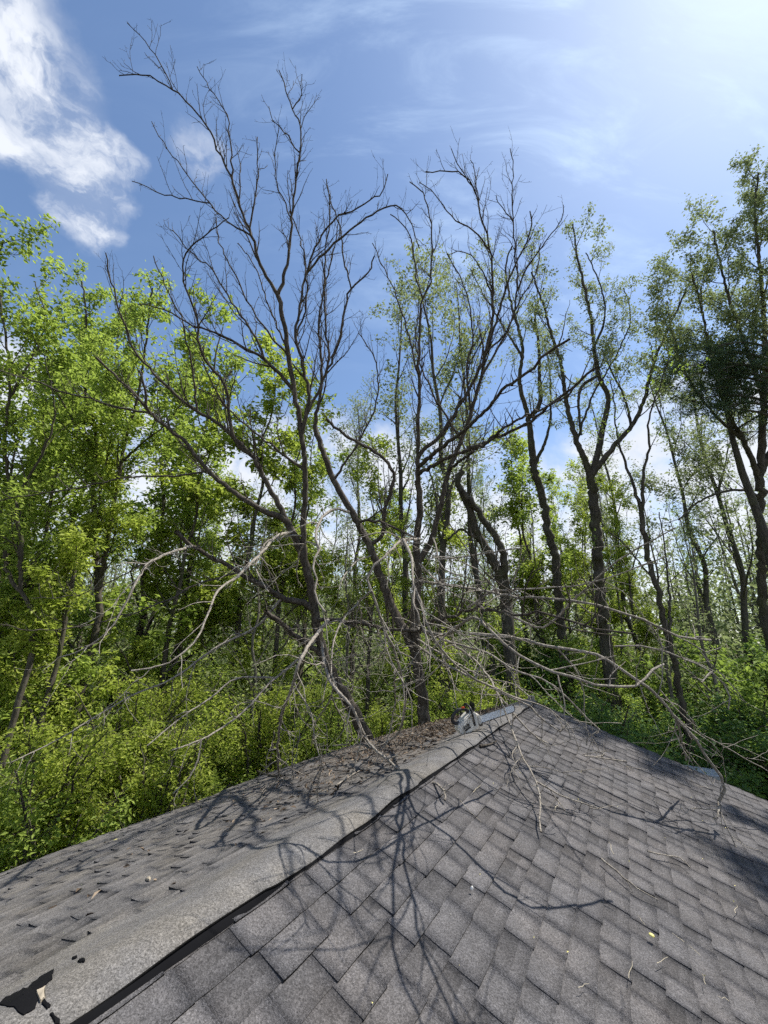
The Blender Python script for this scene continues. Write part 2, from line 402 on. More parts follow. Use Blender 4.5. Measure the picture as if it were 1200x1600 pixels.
def shingles(side, name, material, curl, parent):
    V = []; F = []; T = []; nv_ = 0
    ncourse = int(SLOPE / EXPO) + 1
    for j in range(ncourse):
        q1 = SLOPE - j * EXPO + 0.02; q0 = max(q1 - EXPO * 1.35, 0.0)
        s = 0.015; raised = rng.random() < 0.5
        wob = rng.normal(0, 0.003)
        while s > -SLEN:
            w = rng.uniform(0.14, 0.29) if raised else rng.uniform(0.11, 0.25)
            th = 0.0095 if raised else 0.0045
            near = -s < 6.5
            nx, ny = (5, 4) if near else (3, 2)
            lift = min((rng.uniform(0.3, 1.5) ** 2) * curl, 0.013)
            u = np.linspace(0, 1, nx)[:, None]; v = np.linspace(0, 1, ny)[None]
            qq = q0 + (q1 + wob + (0.0 if raised else -0.004) - q0) * v
            hh = th * (0.25 + 0.75 * v) + lift * (v ** 4) * (2 * np.abs(u - 0.5)) ** 2 + 0.0004 * rng.standard_normal((nx, ny))
            if curl > 0.003: hh = hh + lift * 0.5 * v ** 5
            ss = s - w * u + 0 * v; qq = qq + 0 * u + 0.0015 * np.sin(u * 5 + j)
            top = roof_pt(ss, qq, hh + 0.004, side)
            idx = np.arange(nx * ny).reshape(nx, ny) + nv_
            V.append(top.reshape(-1, 3)); nv_ += nx * ny
            F.append(np.stack([idx[:-1, :-1], idx[:-1, 1:], idx[1:, 1:], idx[1:, :-1]], -1).reshape(-1, 4))
            base = rng.normal(1.0, 0.055) * (1.05 if raised else 0.93)
            tv = np.full((nx - 1, ny - 1), base)
            if not raised:
                # printed dark band on the upper part of the recessed tabs
                dk = rng.uniform(0.6, 0.9)
                for a_ in range(nx - 1):
                    tv[a_, :max(1, (ny - 1) * 2 // 3)] *= dk + (1 - dk) * a_ / nx
            T.append(tv.ravel())
            # skirts on the butt edge and both ends
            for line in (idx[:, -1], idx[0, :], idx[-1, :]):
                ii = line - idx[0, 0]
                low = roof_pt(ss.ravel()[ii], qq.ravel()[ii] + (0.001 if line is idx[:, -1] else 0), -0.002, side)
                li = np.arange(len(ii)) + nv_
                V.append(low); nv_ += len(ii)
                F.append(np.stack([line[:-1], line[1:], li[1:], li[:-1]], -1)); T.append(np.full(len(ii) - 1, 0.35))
            s -= w; raised = not raised if rng.random() < 0.85 else raised
    me = bpy.data.meshes.new(name)
    V = np.concatenate(V).astype(np.float32); F = np.concatenate(F).astype(np.int32); T = np.concatenate(T).astype(np.float32)
    me.vertices.add(len(V)); me.vertices.foreach_set('co', V.ravel())
    me.loops.add(F.size); me.loops.foreach_set('vertex_index', F.ravel())
    me.polygons.add(len(F)); me.polygons.foreach_set('loop_start', np.arange(0, F.size, 4, dtype=np.int32))
    me.update(calc_edges=True)
    a = me.attributes.new('tint', 'FLOAT', 'FACE'); a.data.foreach_set('value', T)
    me.materials.append(material)
    return link(bpy.data.objects.new(name, me), parent)

M['wood_trim'] = simple('wood_trim', (0.32, 0.29, 0.24), 0.8, 0.2)
M['wall_siding'] = simple('wall_siding', (0.42, 0.41, 0.38), 0.8, 0.2)
M['tar'] = simple('tar', (0.007, 0.007, 0.008), 0.95, 0.05)
M['felt'] = simple('felt', (0.30, 0.26, 0.20), 0.95, 0.1, var=0.4, scale=60)

house = empty('house', (float(APEX[0]), float(APEX[1]), 0.0), 'low house under a weathered charcoal shingle gable roof seen from on top of it', 'house')
HO = np.array(house.location)
def rebase(o, root=None):
    """keep world-space mesh data but hang it under an Empty"""
    o.matrix_parent_inverse = Matrix.Translation(-Vector(house.location if root is None else root.location)); return o
def grid_obj(name, V, material, parent, tint=1.0, smooth=True):
    nx, ny = V.shape[:2]
    idx = np.arange(nx * ny).reshape(nx, ny)
    F = np.stack([idx[:-1, :-1], idx[:-1, 1:], idx[1:, 1:], idx[1:, :-1]], -1).reshape(-1, 4)
    mb = MB(); mb.add(V.reshape(-1, 3), F, np.full(len(F), tint) if np.isscalar(tint) else tint)
    return mb.build(name, material, parent, smooth)
roofR = rebase(shingles(+1, 'roof', M['shingle'], 0.0022, house)); roofR['label'] = 'sunlit right roof slope of grey architectural shingles'
roofL = rebase(shingles(-1, 'roof', M['shingle_old'], 0.0042, house)); roofL['label'] = 'left roof slope of old curled shingles with brown debris'
# deck under both slopes (thick, so that the eaves have an edge)
for side in (1, -1):
    s = np.linspace(0.0, -SLEN, 30)[:, None]
    prof_q = np.array([0.0, 1.2, 2.4, 3.6, SLOPE, SLOPE, 3.6, 1.2, 0.0])[None]; prof_h = np.array([0, 0, 0, 0, 0, -0.13, -0.13, -0.13, -0.13.__float__()])[None]
    Vd = roof_pt(s, prof_q, prof_h - 0.004, side)
    o = rebase(grid_obj('roof_deck', Vd, M['wood_trim'], house, smooth=False))
    # barge board on the gable end
    q = np.linspace(0, SLOPE, 12)[:, None]; pr = np.array([(0.0, -0.004), (0.028, -0.004), (0.028, -0.17), (0.0, -0.17), (0.0, -0.004)])
    Vb = roof_pt(pr[None, :, 0] - 0.012 + 0 * q, q + 0 * pr[None, :, 0], pr[None, :, 1] + 0 * q, side)
    rebase(grid_obj('barge_board', Vb, M['wood_trim'], house, smooth=False))
# walls
def box_between(mb, a, b_, z0, z1, th):
    a = np.array(a[:2]); b_ = np.array(b_[:2]); d = b_ - a; d /= np.linalg.norm(d); nrm = np.array((-d[1], d[0])) * th / 2
    c = [a - nrm, b_ - nrm, b_ + nrm, a + nrm]
    V = np.array([(*p, z0) for p in c] + [(*p, z1) for p in c])
    mb.add(V, [(0, 1, 5, 4), (1, 2, 6, 5), (2, 3, 7, 6), (3, 0, 4, 7), (4, 5, 6, 7), (3, 2, 1, 0)])
zc = float(APEX[2] - SLOPE * SP) - 0.18
cn = [APEX + s_ * RDG + t_ * SID for s_, t_ in ((-0.35, -4.1), (-0.35, 4.1), (-SLEN + .3, 4.1), (-SLEN + .3, -4.1))]
mbw = MB()
for i in range(4):
    a_, b2 = cn[i], cn[(i + 1) % 4]; dd = (b2 - a_) / np.linalg.norm(b2 - a_) * 0.08
    box_between(mbw, a_ + dd, b2 - dd, -0.1, zc, 0.15)
rebase(mbw.build('wall', M['wall_siding'], house, smooth=False))
gm = MB()   # gable triangle, 12 cm thick
g0 = APEX - 0.35 * RDG; zt = APEX[2] - 0.2
tri = [g0 - 4.0 * SID, g0 + 4.0 * SID]
Vg = []
for off in (0.0, -0.12):
    Vg += [(*(tri[0] + off * RDG)[:2], zc + 0.003), (*(tri[1] + off * RDG)[:2], zc + 0.003), (*(g0 + 0.05 * SID + off * RDG)[:2], zt), (*(g0 - 0.05 * SID + off * RDG)[:2], zt)]
gm.add(np.array(Vg), [(0, 1, 2, 3), (7, 6, 5, 4), (0, 3, 7, 4), (1, 5, 6, 2)])
rebase(gm.build('gable', M['wall_siding'], house, smooth=False))

# ridge cap: a wide lifted strip, rounded over the crest, its right edge standing clear of the shingles
def cap_base(s, w, h):
    """point at signed distance w across the ridge with the crest rounded off"""
    acc = 0
    for k, wt in ((-0.11, .15), (-0.055, .2), (0.0, .3), (0.055, .2), (0.11, .15)):
        ww = w + k
        acc = acc + wt * np.where((ww > 0)[..., None], roof_pt(s, np.abs(ww), 0.0, 1), roof_pt(s, np.abs(ww), 0.0, -1))
    nrm = np.array((0, 0, 1.0))
    return acc + h[..., None] * nrm
ns, nw = 240, 26
s = np.linspace(0.03, -SLEN, ns)[:, None]; w = np.linspace(-0.43, 0.085, nw)[None]
edge_wob = 0.006 * np.sin(s * 3.1) + 0.004 * np.sin(s * 9.7 + 1) + 0.004 * np.sign(np.sin(s * 2.2 + 0.4))
ledge = 0.03 * np.sin(s * 1.3 + 1.0) + 0.02 * np.sin(s * 4.1)
ww = np.where(w > 0, w + edge_wob * (w / 0.085), w + ledge * (-w / 0.43)) + 0 * s
hh = 0.012 + 0.030 * np.clip((ww + 0.43) / 0.3, 0, 1) ** 1.2 + 0.004 * np.sin(s * 5 + ww * 9) + 0.003 * np.sin(s * 13 + 2)
hh = hh - 0.016 * np.clip((ww - 0.02) / 0.065, 0, 1)
capV = cap_base(s + 0 * w, ww, hh)
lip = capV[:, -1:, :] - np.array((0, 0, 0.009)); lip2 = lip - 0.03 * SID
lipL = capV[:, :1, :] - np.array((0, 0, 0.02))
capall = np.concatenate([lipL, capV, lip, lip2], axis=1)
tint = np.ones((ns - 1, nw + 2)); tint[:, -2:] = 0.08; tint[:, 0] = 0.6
tint *= (1 + 0.10 * np.sin(np.linspace(0, 40, ns - 1)) * np.sin(np.linspace(0, 17, ns - 1)))[:, None]
cap = rebase(grid_obj('ridge_cap', capall, M['cap'], house, tint.ravel())); cap['label'] = 'smooth wide grey ridge cap strip with a lifted black edge'
# black underlay showing under the lifted right edge
sq = np.linspace(0.0, -SLEN, 300)[:, None]
ou = 0.099 + 0.005 * np.sin(sq * 1.1 + 2) + 0.004 * np.sign(np.sin(sq * 3.3)) + 0.004 * np.sin(sq * 7)
near_w = np.clip(-sq / 7.0, 0.25, 1.0)
ou = 0.088 + (ou - 0.088) * near_w
qq = np.concatenate([ou * 0 + 0.0, ou, ou], axis=1); hu = np.concatenate([ou * 0 + 0.016, ou * 0 + 0.0145, ou * 0 - 0.001], axis=1)
rebase(grid_obj('underlay_strip', roof_pt(sq, qq, hu, 1), M['tar'], house))

from mathutils.bvhtree import BVHTree
_ci = np.arange(capV.shape[0] * capV.shape[1]).reshape(capV.shape[:2])
CAPTREE = BVHTree.FromPolygons([tuple(map(float, v)) for v in capV.reshape(-1, 3)], np.stack([_ci[:-1, :-1], _ci[:-1, 1:], _ci[1:, 1:], _ci[1:, :-1]], -1).reshape(-1, 4).tolist())
def hit_cap(px, py, lift=0.0):
    d = ray(px, py); h = CAPTREE.ray_cast(Vector(CAM), Vector(d / np.linalg.norm(d)))
    return np.array(h[0]) + lift * np.array((0, 0, 1.0)) if h[0] is not None else hit_roof(px, py, 0.03 + lift)[0]

def hit_roof(px, py, lift=0.0):
    """where the view ray through a pixel meets the roof planes"""
    d = ray(px, py); best = None
    for side in (1, -1):
        nrm = side * SP * SID + CP * np.array((0, 0, 1.0))
        den = nrm.dot(d)
        if abs(den) < 1e-6: continue
        t = (nrm.dot(APEX - CAM) + lift) / den
        p = CAM + d * t
        if t > 0 and side * (p - APEX).dot(SID) >= -0.02 and (best is None or t < best[1]): best = (p, t, side, nrm)
    return best
def roof_depth(px, py, lift=0.0):
    b_ = hit_roof(px, py, lift); return b_[1] if b_ else 6.0

# torn hole in the cap at the near end: black tar with a few broken lips
def patch(name, outline, material, lift, thick, parent, label=None):
    P = []
    for px, py in outline:
        P.append(hit_cap(px, py, lift))
    P = np.array(P); c = P.mean(0)
    nrm = np.array((0, 0, 1.0))
    rings = [c + (P - c) * f + nrm * 0.002 for f in (0.03, 0.45, 0.8)] + [P, P - nrm * thick]
    for rg, lf in zip(rings[:3], (0.006, 0.005, 0.004)):          # lay the inside of the patch on the curved cap
        for v in rg:
            h = CAPTREE.ray_cast(Vector((v[0], v[1], v[2] + 0.3)), Vector((0, 0, -1)))
            if h[0] is not None: v[2] = h[0][2] + lf
    V = np.array(rings); V = np.concatenate([V, V[:, :1]], axis=1)
    o = grid_obj(name, V, material, parent, 1.0, False)
    if label: o['label'] = label
    return rebase(o) if parent is house else o
def dense(o, k=3, j=0.6):
    o = np.array(o, float); out = []
    for i in range(len(o)):
        a_, b_ = o[i], o[(i + 1) % len(o)]
        for t in range(k): out.append(a_ + (b_ - a_) * t / k + rng.normal(0, j, 2))
    return out
patch('torn_hole', dense([(48, 1540), (62, 1528), (85, 1515), (80, 1530), (70, 1543), (58, 1551), (48, 1552)], 3, 1.0), M['tar'], 0.0035, 0.004, house, 'black upper tongue of the torn hole in the ridge cap')
patch('torn_hole', dense([(-4, 1568), (8, 1560), (30, 1549), (47, 1541), (56, 1552), (61, 1566), (50, 1582), (36, 1587), (22, 1576)], 3, 1.0), M['tar'], 0.003, 0.004, house, 'torn black hole in the ridge cap')
patch('torn_edge', dense([(56, 1552), (70, 1545), (70, 1562), (62, 1568)], 3, 0.8), M['felt'], 0.007, 0.006, house, 'pale broken fibreglass flap beside the hole')
patch('torn_hole', dense([(66, 1558), (78, 1572), (74, 1578), (66, 1570)], 3, 1), M['tar'], 0.003, 0.004, house, 'small black chip in the ridge cap')
patch('torn_hole', dense([(78, 1584), (84, 1584), (94, 1600), (86, 1604)], 3, 1), M['tar'], 0.003, 0.004, house, 'small black chip in the ridge cap')
patch('torn_hole', dense([(112, 1497), (120, 1494), (120, 1497), (114, 1500)], 3, 0.6), M['tar'], 0.003, 0.004, house, 'tiny black chip in the ridge cap')
patch('torn_hole', dense([(121, 1502), (128, 1498), (134, 1501), (130, 1505), (124, 1504)], 3, 0.6), M['tar'], 0.003, 0.004, house, 'tiny black chip in the ridge cap')
# small block of the wooden ridge end poking out at the apex
mbk = MB(); box_between(mbk, APEX + 0.02 * RDG - 0.05 * SID, APEX + 0.02 * RDG + 0.05 * SID, APEX[2] - 0.1, APEX[2] + 0.075, 0.045)
rebase(mbk.build('ridge_end', M['wood_trim'], house, smooth=False))

# ------------------------------------------------------------------ traced trees
class Traced:
    """limbs traced in the photograph, each point given its own distance in metres; widths are in photo pixels"""
    def __init__(self): self.limbs = []; self.px = []
    def limb(self, pts, w0, w1, d0=None, d1=None, ds=None, kind='limb', jit=0.012, snap=True):
        pts = np.array(pts, float); n = len(pts)
        L = np.concatenate([[0], np.cumsum(np.linalg.norm(np.diff(pts, axis=0), axis=1))]); L /= L[-1]
        snapP = None
        if self.px and snap:
            allp = np.concatenate(self.px); allw = np.concatenate([l['B'] for l in self.limbs])
            i = np.argmin(np.hypot(allp[:, 0] - pts[0, 0], allp[:, 1] - pts[0, 1]) * 0.05)
            if np.hypot(*(allp[i, :2] - pts[0])) < 45: snapP = allw[i]
            if snapP is not None or d0 is None: d0 = allp[i, 2]
        if ds is None:
            ds = d0 + (d1 - d0) * L
        else: ds = np.interp(L, np.linspace(0, 1, len(ds)), ds)
        W3 = np.array([PT(x, y, d) for (x, y), d in zip(pts, ds)])
        if snapP is not None: W3[0] = snapP[:3]
        r = (w0 + (w1 - w0) * L ** 0.6) * (0.9 if kind == 'hang' else 0.66 if kind == 'trunk' else 0.74) / 2 / FPX * ds
        if snapP is not None: r[0] = min(r[0], snapP[3] * 0.95)
        if kind == 'hang': jit = min(jit, 0.0035)
        B = spline(np.column_stack([W3, r]), 0.13, jit)
        # pixel record for later snapping
        Q = (B[:, :3] - CAM) @ RT
        self.px.append(np.column_stack([600 + FPX * Q[:, 0] / Q[:, 2], 800 - FPX * Q[:, 1] / Q[:, 2], Q[:, 2]]))
        self.limbs.append({'B': B, 'kind': kind})
        return B

def trunk_down(T, px, py, d, w, spread=1.25, lean=(0, 0)):
    """run a traced trunk from the given pixel down to the soil"""
    p = PT(px, py, d); r = w * 0.68 / 2 / FPX * d
    g = np.array((p[0] + lean[0], p[1] + lean[1], -0.15))
    mids = [p + (g - p) * t for t in (0, 0.35, 0.7, 1.0)]
    return np.column_stack([np.array(mids), r * np.array((1, 1.05, 1.15, spread * 1.2))])[::-1]

def dead_tree(name, label, T, base, trunk_kinds, twig=1.0, group=None, seed_up=0.35):
    root = empty(name, base, label, 'tree', group)
    off = np.array(root.location)
    mb = MB()
    for l in T.limbs:
        if l['kind'] == 'trunk': tube(mb, l['B'][:, :3], l['B'][:, 3], 12, 0.07)
    mb.build('trunk', M['bark_dead'], root, offset=off)
    for l in T.limbs:
        if l['kind'] == 'trunk': continue
        B = l['B']; mb = MB()
        tube(mb, B[:, :3], B[:, 3], 8 if B[0, 3] > 0.03 else 6, 0.05)
        hang = l['kind'] == 'hang'
        if hang:
            k1 = sprout([B], 0.30, 0.12, 0.8, (25, 70), 0.0, 0.12, 0.6, 0.007, 0.003, 8, 0.13, 0.15) + sprout([B], 1.5, 0.6, 1.4, (25, 65), 0.0, 0.1, 0.7, 0.009, 0.004, 14, 0.17, 0.42)
        else:
            k1 = sprout([B], 0.27 / twig, 0.35, 1.3, (22, 52), 0.42, 0.15, 0.55, 0.013, 0.0042, 8, 0.10, taper=0.65)
        thin = (not hang) and (B[0, 3] < 0.027 or l['kind'] == 'sweep')
        if thin: k1 = sprout([B], 0.19, 0.2, 0.85, (25, 55), 0.42, 0.1, 0.6, 0.008, 0.0042, 7, 0.10, taper=0.7)
        if not hang and not thin:
            k0 = sprout([B], 0.55, 0.8, 2.1, (20, 42), 0.45, 0.1, 0.6, 0.02, 0.0045, 11, 0.10, taper=0.8)
            tubes(mb, k0, 5); k1 = k1 + k0 + sprout(k0, 0.3, 0.25, 0.9, (24, 52), 0.4, 0.15, 0.6, 0.01, 0.004, 7, 0.11)
        k2 = sprout(k1, 0.24, 0.16, 0.6, (28, 60), 0.30, 0.15, 0.6, 0.006, 0.0028, 5, 0.14)
        k3 = sprout([B] + k1, 0.22, 0.03, 0.12, (50, 80), 0.2, 0.05, 0.6, 0.004, 0.0026, 3, 0.1)
        tubes(mb, k1, 4); tubes(mb, k2, 3); tubes(mb, k3, 3)
        if not hang:
            k4 = sprout(k2, 0.2, 0.05, 0.18, (30, 60), 0.2, 0.2, 0.7, 0.003, 0.0022, 3, 0.1); tubes(mb, k4, 3)
        mb.build('limb', M['bark_pale'] if hang else M['bark_dead'], root, offset=off)
    return root

A = Traced()
b0 = trunk_down(A, 578, 1165, 8.5, 32)
A.limbs.append({'B': spline(b0, 0.2, 0.01), 'kind': 'trunk'})
Q = (A.limbs[0]['B'][:, :3] - CAM) @ RT; A.px.append(np.column_stack([600 + FPX * Q[:, 0] / Q[:, 2], 800 - FPX * Q[:, 1] / Q[:, 2], Q[:, 2]]))
A.limb([(578, 1165), (560, 1125), (540, 1090), (513, 1042), (497, 990), (488, 930), (474, 870), (456, 828), (440, 808)], 32, 17, ds=(8.5, 8.2, 7.9), kind='trunk')
L = A.limb
L([(476, 872), (474, 820), (477, 760), (474, 700), (465, 640), (456, 590), (449, 540), (443, 495), (434, 462)], 15, 10, d1=7.6, kind='trunk')
L([(440, 808), (405, 795), (370, 772), (340, 748), (312, 720), (290, 690), (262, 668), (235, 645), (205, 610), (150, 558)], 14, 4, d1=6.9)
L([(232, 645), (226, 610), (217, 578)], 6, 4, d1=7.0)
L([(312, 750), (262, 745), (215, 745), (120, 762), (0, 782)], 5, 2.5, d1=6.6)
L([(236, 655), (170, 633), (80, 605), (-20, 572)], 5, 2.5, d1=6.6)
L([(445, 812), (428, 775), (408, 740), (393, 712), (368, 685), (335, 658), (300, 638), (268, 610), (235, 578), (206, 540), (196, 510), (186, 480), (172, 430), (165, 395)], 13, 2.5, d1=7.2)
L([(310, 640), (303, 590), (294, 540), (285, 500), (262, 455), (240, 400)], 5, 2, d1=7.2)
L([(380, 718), (366, 690), (358, 650), (352, 600), (325, 570), (312, 535), (308, 500), (298, 470), (288, 440), (286, 412), (298, 382), (330, 362), (358, 340)], 10, 2, d1=7.0)
L([(434, 462), (410, 420), (396, 375), (380, 335), (364, 285), (342, 235), (312, 182), (272, 142), (230, 118), (186, 118)], 8, 2, d1=6.8)
L([(393, 372), (355, 345), (325, 315), (285, 262), (255, 222), (237, 190)], 4, 1.6, d1=7.1)
L([(328, 322), (285, 310), (240, 300), (206, 283)], 3.4, 1.6, d1=6.9)
L([(364, 280), (361, 230), (355, 180), (335, 150), (308, 104)], 4, 1.5, d1=7.0)
L([(268, 140), (250, 100), (228, 65), (199, 36)], 3, 1.5, d1=6.8)
L([(394, 352), (400, 300), (403, 258), (402, 214)], 4, 2, d1=7.4)
L([(434, 462), (448, 415), (455, 360), (460, 300), (468, 245), (470, 205), (462, 180), (448, 150), (436, 110)], 8, 2, d1=7.6)
L([(463, 172), (470, 150), (472, 116)], 2.6, 1.4, d1=7.6)
L([(458, 340), (438, 300), (429, 270), (430, 230), (436, 200)], 3.4, 1.5, d1=7.3)
L([(462, 235), (445, 205), (425, 185), (420, 166)], 3, 1.4, d1=7.4)
L([(455, 610), (420, 566), (375, 540), (330, 516), (306, 512), (262, 485), (215, 476)], 9, 2, d1=6.6)
L([(420, 566), (385, 505), (352, 455), (330, 420), (298, 392), (270, 360)], 6, 2, d1=7.0)
L([(445, 560), (405, 500), (372, 440), (345, 380), (338, 340)], 5, 2, d1=7.8)
L([(448, 540), (420, 480), (400, 420), (372, 380)], 4, 2, d1=7.9)
L([(476, 740), (430, 700), (380, 660), (335, 620), (300, 600)], 7, 2, d1=7.6)
L([(470, 680), (482, 620), (470, 560), (462, 520), (470, 470), (478, 430), (496, 380), (520, 345), (565, 322), (597, 298), (606, 272)], 10, 2, d1=7.5)
L([(466, 530), (478, 480), (478, 420), (468, 370), (452, 330)], 5, 2, d1=7.9)
L([(480, 430), (502, 400), (535, 370), (560, 350), (590, 330), (615, 320), (640, 345), (655, 388)], 6, 2, d1=7.2)
L([(502, 650), (512, 570), (508, 500), (507, 440), (508, 390), (516, 330), (510, 280)], 7, 2, d1=7.9)
L([(508, 590), (532, 530), (538, 485), (546, 455), (575, 425), (585, 400)], 8, 3, d1=8.0)
L([(546, 452), (536, 400), (532, 360), (518, 320), (512, 290)], 5, 2, d1=8.0)
L([(488, 950), (470, 942), (438, 932), (415, 918), (388, 905), (365, 890), (335, 873), (308, 858), (288, 843), (274, 830)], 15, 8, d1=6.4)
L([(500, 1020), (470, 1000), (440, 975), (415, 955)], 12, 9, d1=7.2)
L([(480, 966), (520, 968), (570, 975), (600, 983), (645, 985), (672, 974), (700, 965), (735, 952), (790, 958), (850, 962), (925, 978), (990, 990)], 9, 4, ds=(8.0, 6.6, 4.4, 2.6, 1.95, 1.8))
# dark boughs sweeping down to the left
L([(372, 892), (330, 905), (290, 922), (245, 945), (190, 963), (120, 980), (60, 985), (0, 975)], 5, 2, d1=4.6)
L([(300, 860), (262, 865), (232, 880), (215, 905), (196, 945), (170, 985), (130, 1015), (90, 1028)], 6, 2, ds=(6.4, 3.8, 3.5, 3.4), kind='hang')
L([(235, 878), (180, 905), (120, 930), (50, 935)], 3, 1.6, d1=5.0)
L([(488, 1000), (455, 1040), (420, 1068), (388, 1105), (350, 1135), (310, 1158), (268, 1172)], 6, 2.5, d1=5.6, kind='hang')
L([(418, 1040), (370, 1060), (330, 1090), (285, 1120), (230, 1165)], 4, 2, d1=5.8, kind='hang')
L([(440, 940), (400, 980), (340, 1010), (270, 1060), (200, 1090), (100, 1150), (20, 1190)], 5, 2, d1=5.0, kind='hang')
L([(310, 1158), (308, 1190), (295, 1215), (270, 1240)], 3, 2, d1=5.5, kind='hang')
A_px = A
# pale hanging ends over the roof
L([(456, 828), (432, 838), (412, 860), (400, 872), (372, 900), (345, 918), (334, 935), (322, 965), (306, 1000), (280, 1025), (245, 1042), (205, 1048)], 6, 2.5, ds=(7.6, 4.8, 3.7, 3.2, 3.0), kind='hang')
L([(470, 835), (455, 836), (440, 840), (418, 845), (405, 868), (400, 890), (420, 925)], 4, 2, d1=6.2, kind='hang')
L([(545, 800), (528, 795), (510, 802), (498, 818), (492, 840), (500, 858), (492, 872), (490, 890), (497, 908), (492, 920), (495, 938), (508, 956)], 5, 3.4, ds=(5.6, 4.1, 3.7, 3.4), kind='hang')
L([(500, 856), (482, 845), (470, 858), (464, 885), (466, 910)], 4, 2, d1=4.5, kind='hang')
L([(515, 966), (500, 985), (480, 1012), (466, 1040), (458, 1070), (444, 1105), (437, 1135), (434, 1170), (435, 1205), (438, 1217)], 7, 4, ds=(6.5, 3.8, 3.9, 4.6, roof_depth(438, 1217, 0.02)) , kind='hang')
e5 = roof_depth(438, 1217, 0.02)
L([(438, 1217), (422, 1230), (411, 1240), (408, 1252)], 4, 2, d1=roof_depth(408, 1252, .02), kind='hang')
L([(438, 1217), (455, 1225), (475, 1236), (498, 1254)], 4, 2, d1=roof_depth(498, 1254, .015), kind='hang')
L([(500, 985), (503, 1010), (508, 1040), (518, 1068), (535, 1088), (550, 1105), (562, 1130), (572, 1155), (590, 1175), (612, 1192), (635, 1208), (660, 1217), (678, 1222), (694, 1236)], 6, 4, ds=(6.8, 3.9, 3.5, 3.6, 3.2, roof_depth(694, 1236, .06)), kind='hang')
L([(694, 1236), (695, 1243), (695, 1250)], 5, 4, d1=roof_depth(695, 1250, .03), kind='hang')
L([(580, 922), (560, 942), (540, 962), (527, 985), (520, 1010), (517, 1045), (523, 1070)], 4, 2.5, d1=4.6, kind='hang')
L([(521, 1075), (512, 1100), (495, 1125), (490, 1145), (487, 1165)], 3.4, 2, d1=5.9, kind='hang')
L([(524, 1085), (530, 1115), (545, 1128), (548, 1160), (520, 1165)], 3, 1.8, d1=6.4, kind='hang')

Bt = Traced()
b0 = trunk_down(Bt, 664, 1150, 8.4, 32)
Bt.limbs.append({'B': spline(b0, 0.2, 0.01), 'kind': 'trunk'})
Q = (Bt.limbs[0]['B'][:, :3] - CAM) @ RT; Bt.px.append(np.column_stack([600 + FPX * Q[:, 0] / Q[:, 2], 800 - FPX * Q[:, 1] / Q[:, 2], Q[:, 2]]))
L = Bt.limb
L([(664, 1150), (660, 1090), (650, 1020), (648, 960), (654, 900), (651, 850), (655, 790), (652, 750)], 32, 14, d0=8.4, d1=8.6, kind='trunk')
L([(650, 1030), (632, 985), (612, 950), (596, 905), (578, 852), (552, 805), (526, 760), (508, 715), (492, 665)], 27, 12, d1=9.2, kind='trunk')
L([(655, 880), (672, 848), (690, 785), (702, 735), (720, 690), (738, 640), (752, 585), (765, 535), (780, 485), (795, 440), (812, 400), (830, 355), (828, 330)], 15, 2.5, d1=8.0)
L([(652, 755), (656, 710), (682, 688), (705, 655), (735, 605), (757, 555), (768, 500), (770, 440), (764, 385), (750, 330), (742, 295), (722, 272), (700, 268), (665, 268)], 11, 2, d1=7.4)
L([(742, 292), (722, 270), (705, 232)], 3, 1.5, d1=7.4)
L([(752, 335), (742, 260), (735, 250)], 3, 1.5, d1=7.6)
L([(652, 760), (653, 700), (655, 620), (655, 540), (660, 470), (672, 440), (675, 380), (672, 340), (660, 300), (640, 284)], 10, 2, d1=8.2)
L([(660, 470), (650, 430), (645, 385), (630, 350), (610, 335)], 5, 2, d1=8.6)
L([(655, 600), (640, 530), (622, 470), (600, 420), (582, 380)], 5, 2, d1=9.2)
L([(655, 730), (700, 692), (745, 655), (795, 600), (830, 580), (860, 545), (890, 530)], 10, 5, ds=(8.6, 5.4, 3.6, 3.1), kind='sweep')
L([(655, 742), (700, 715), (752, 695), (800, 672), (840, 650), (880, 618), (935, 572)], 9, 5, ds=(8.6, 5.6, 4.0, 3.4), kind='sweep')
L([(700, 735), (760, 690), (810, 655), (870, 630), (900, 600)], 7, 4, ds=(8.4, 5.4, 3.4, 2.8), kind='sweep')
L([(735, 640), (730, 580), (738, 520), (730, 460), (712, 420), (698, 395)], 6, 2, d1=8.2)
L([(750, 590), (780, 540), (800, 500), (808, 460), (806, 400), (802, 345), (800, 300), (803, 268), (797, 232)], 6, 1.6, d1=7.8)
L([(800, 470), (820, 425), (842, 390), (862, 365), (878, 342), (880, 320)], 5, 1.6, d1=7.4)
L([(764, 390), (740, 360), (714, 345), (690, 318), (676, 300), (655, 285)], 4, 1.6, d1=7.6)
L([(765, 470), (757, 430), (742, 405), (720, 392), (698, 398)], 4, 1.6, d1=7.3)
L([(804, 350), (790, 330), (775, 305)], 3, 1.5, d1=7.6)
L([(720, 690), (690, 640), (665, 590), (650, 540), (655, 470)], 6, 2, d1=9.0)
L([(760, 550), (790, 520), (812, 470), (838, 425), (845, 380)], 5, 2, d1=8.6)
L([(580, 850), (596, 840), (600, 812), (603, 790), (612, 762), (616, 742), (600, 718), (575, 700), (542, 682), (510, 655)], 9, 6, d1=8.6)
L([(580, 850), (560, 818), (590, 815), (640, 838), (655, 845)], 7, 5, d1=8.0)
L([(492, 665), (500, 620), (502, 560), (498, 510), (505, 460), (520, 400), (528, 350)], 9, 2, d1=9.0)
L([(520, 750), (560, 690), (585, 640), (590, 600), (585, 560), (560, 520)], 6, 2, d1=9.4)
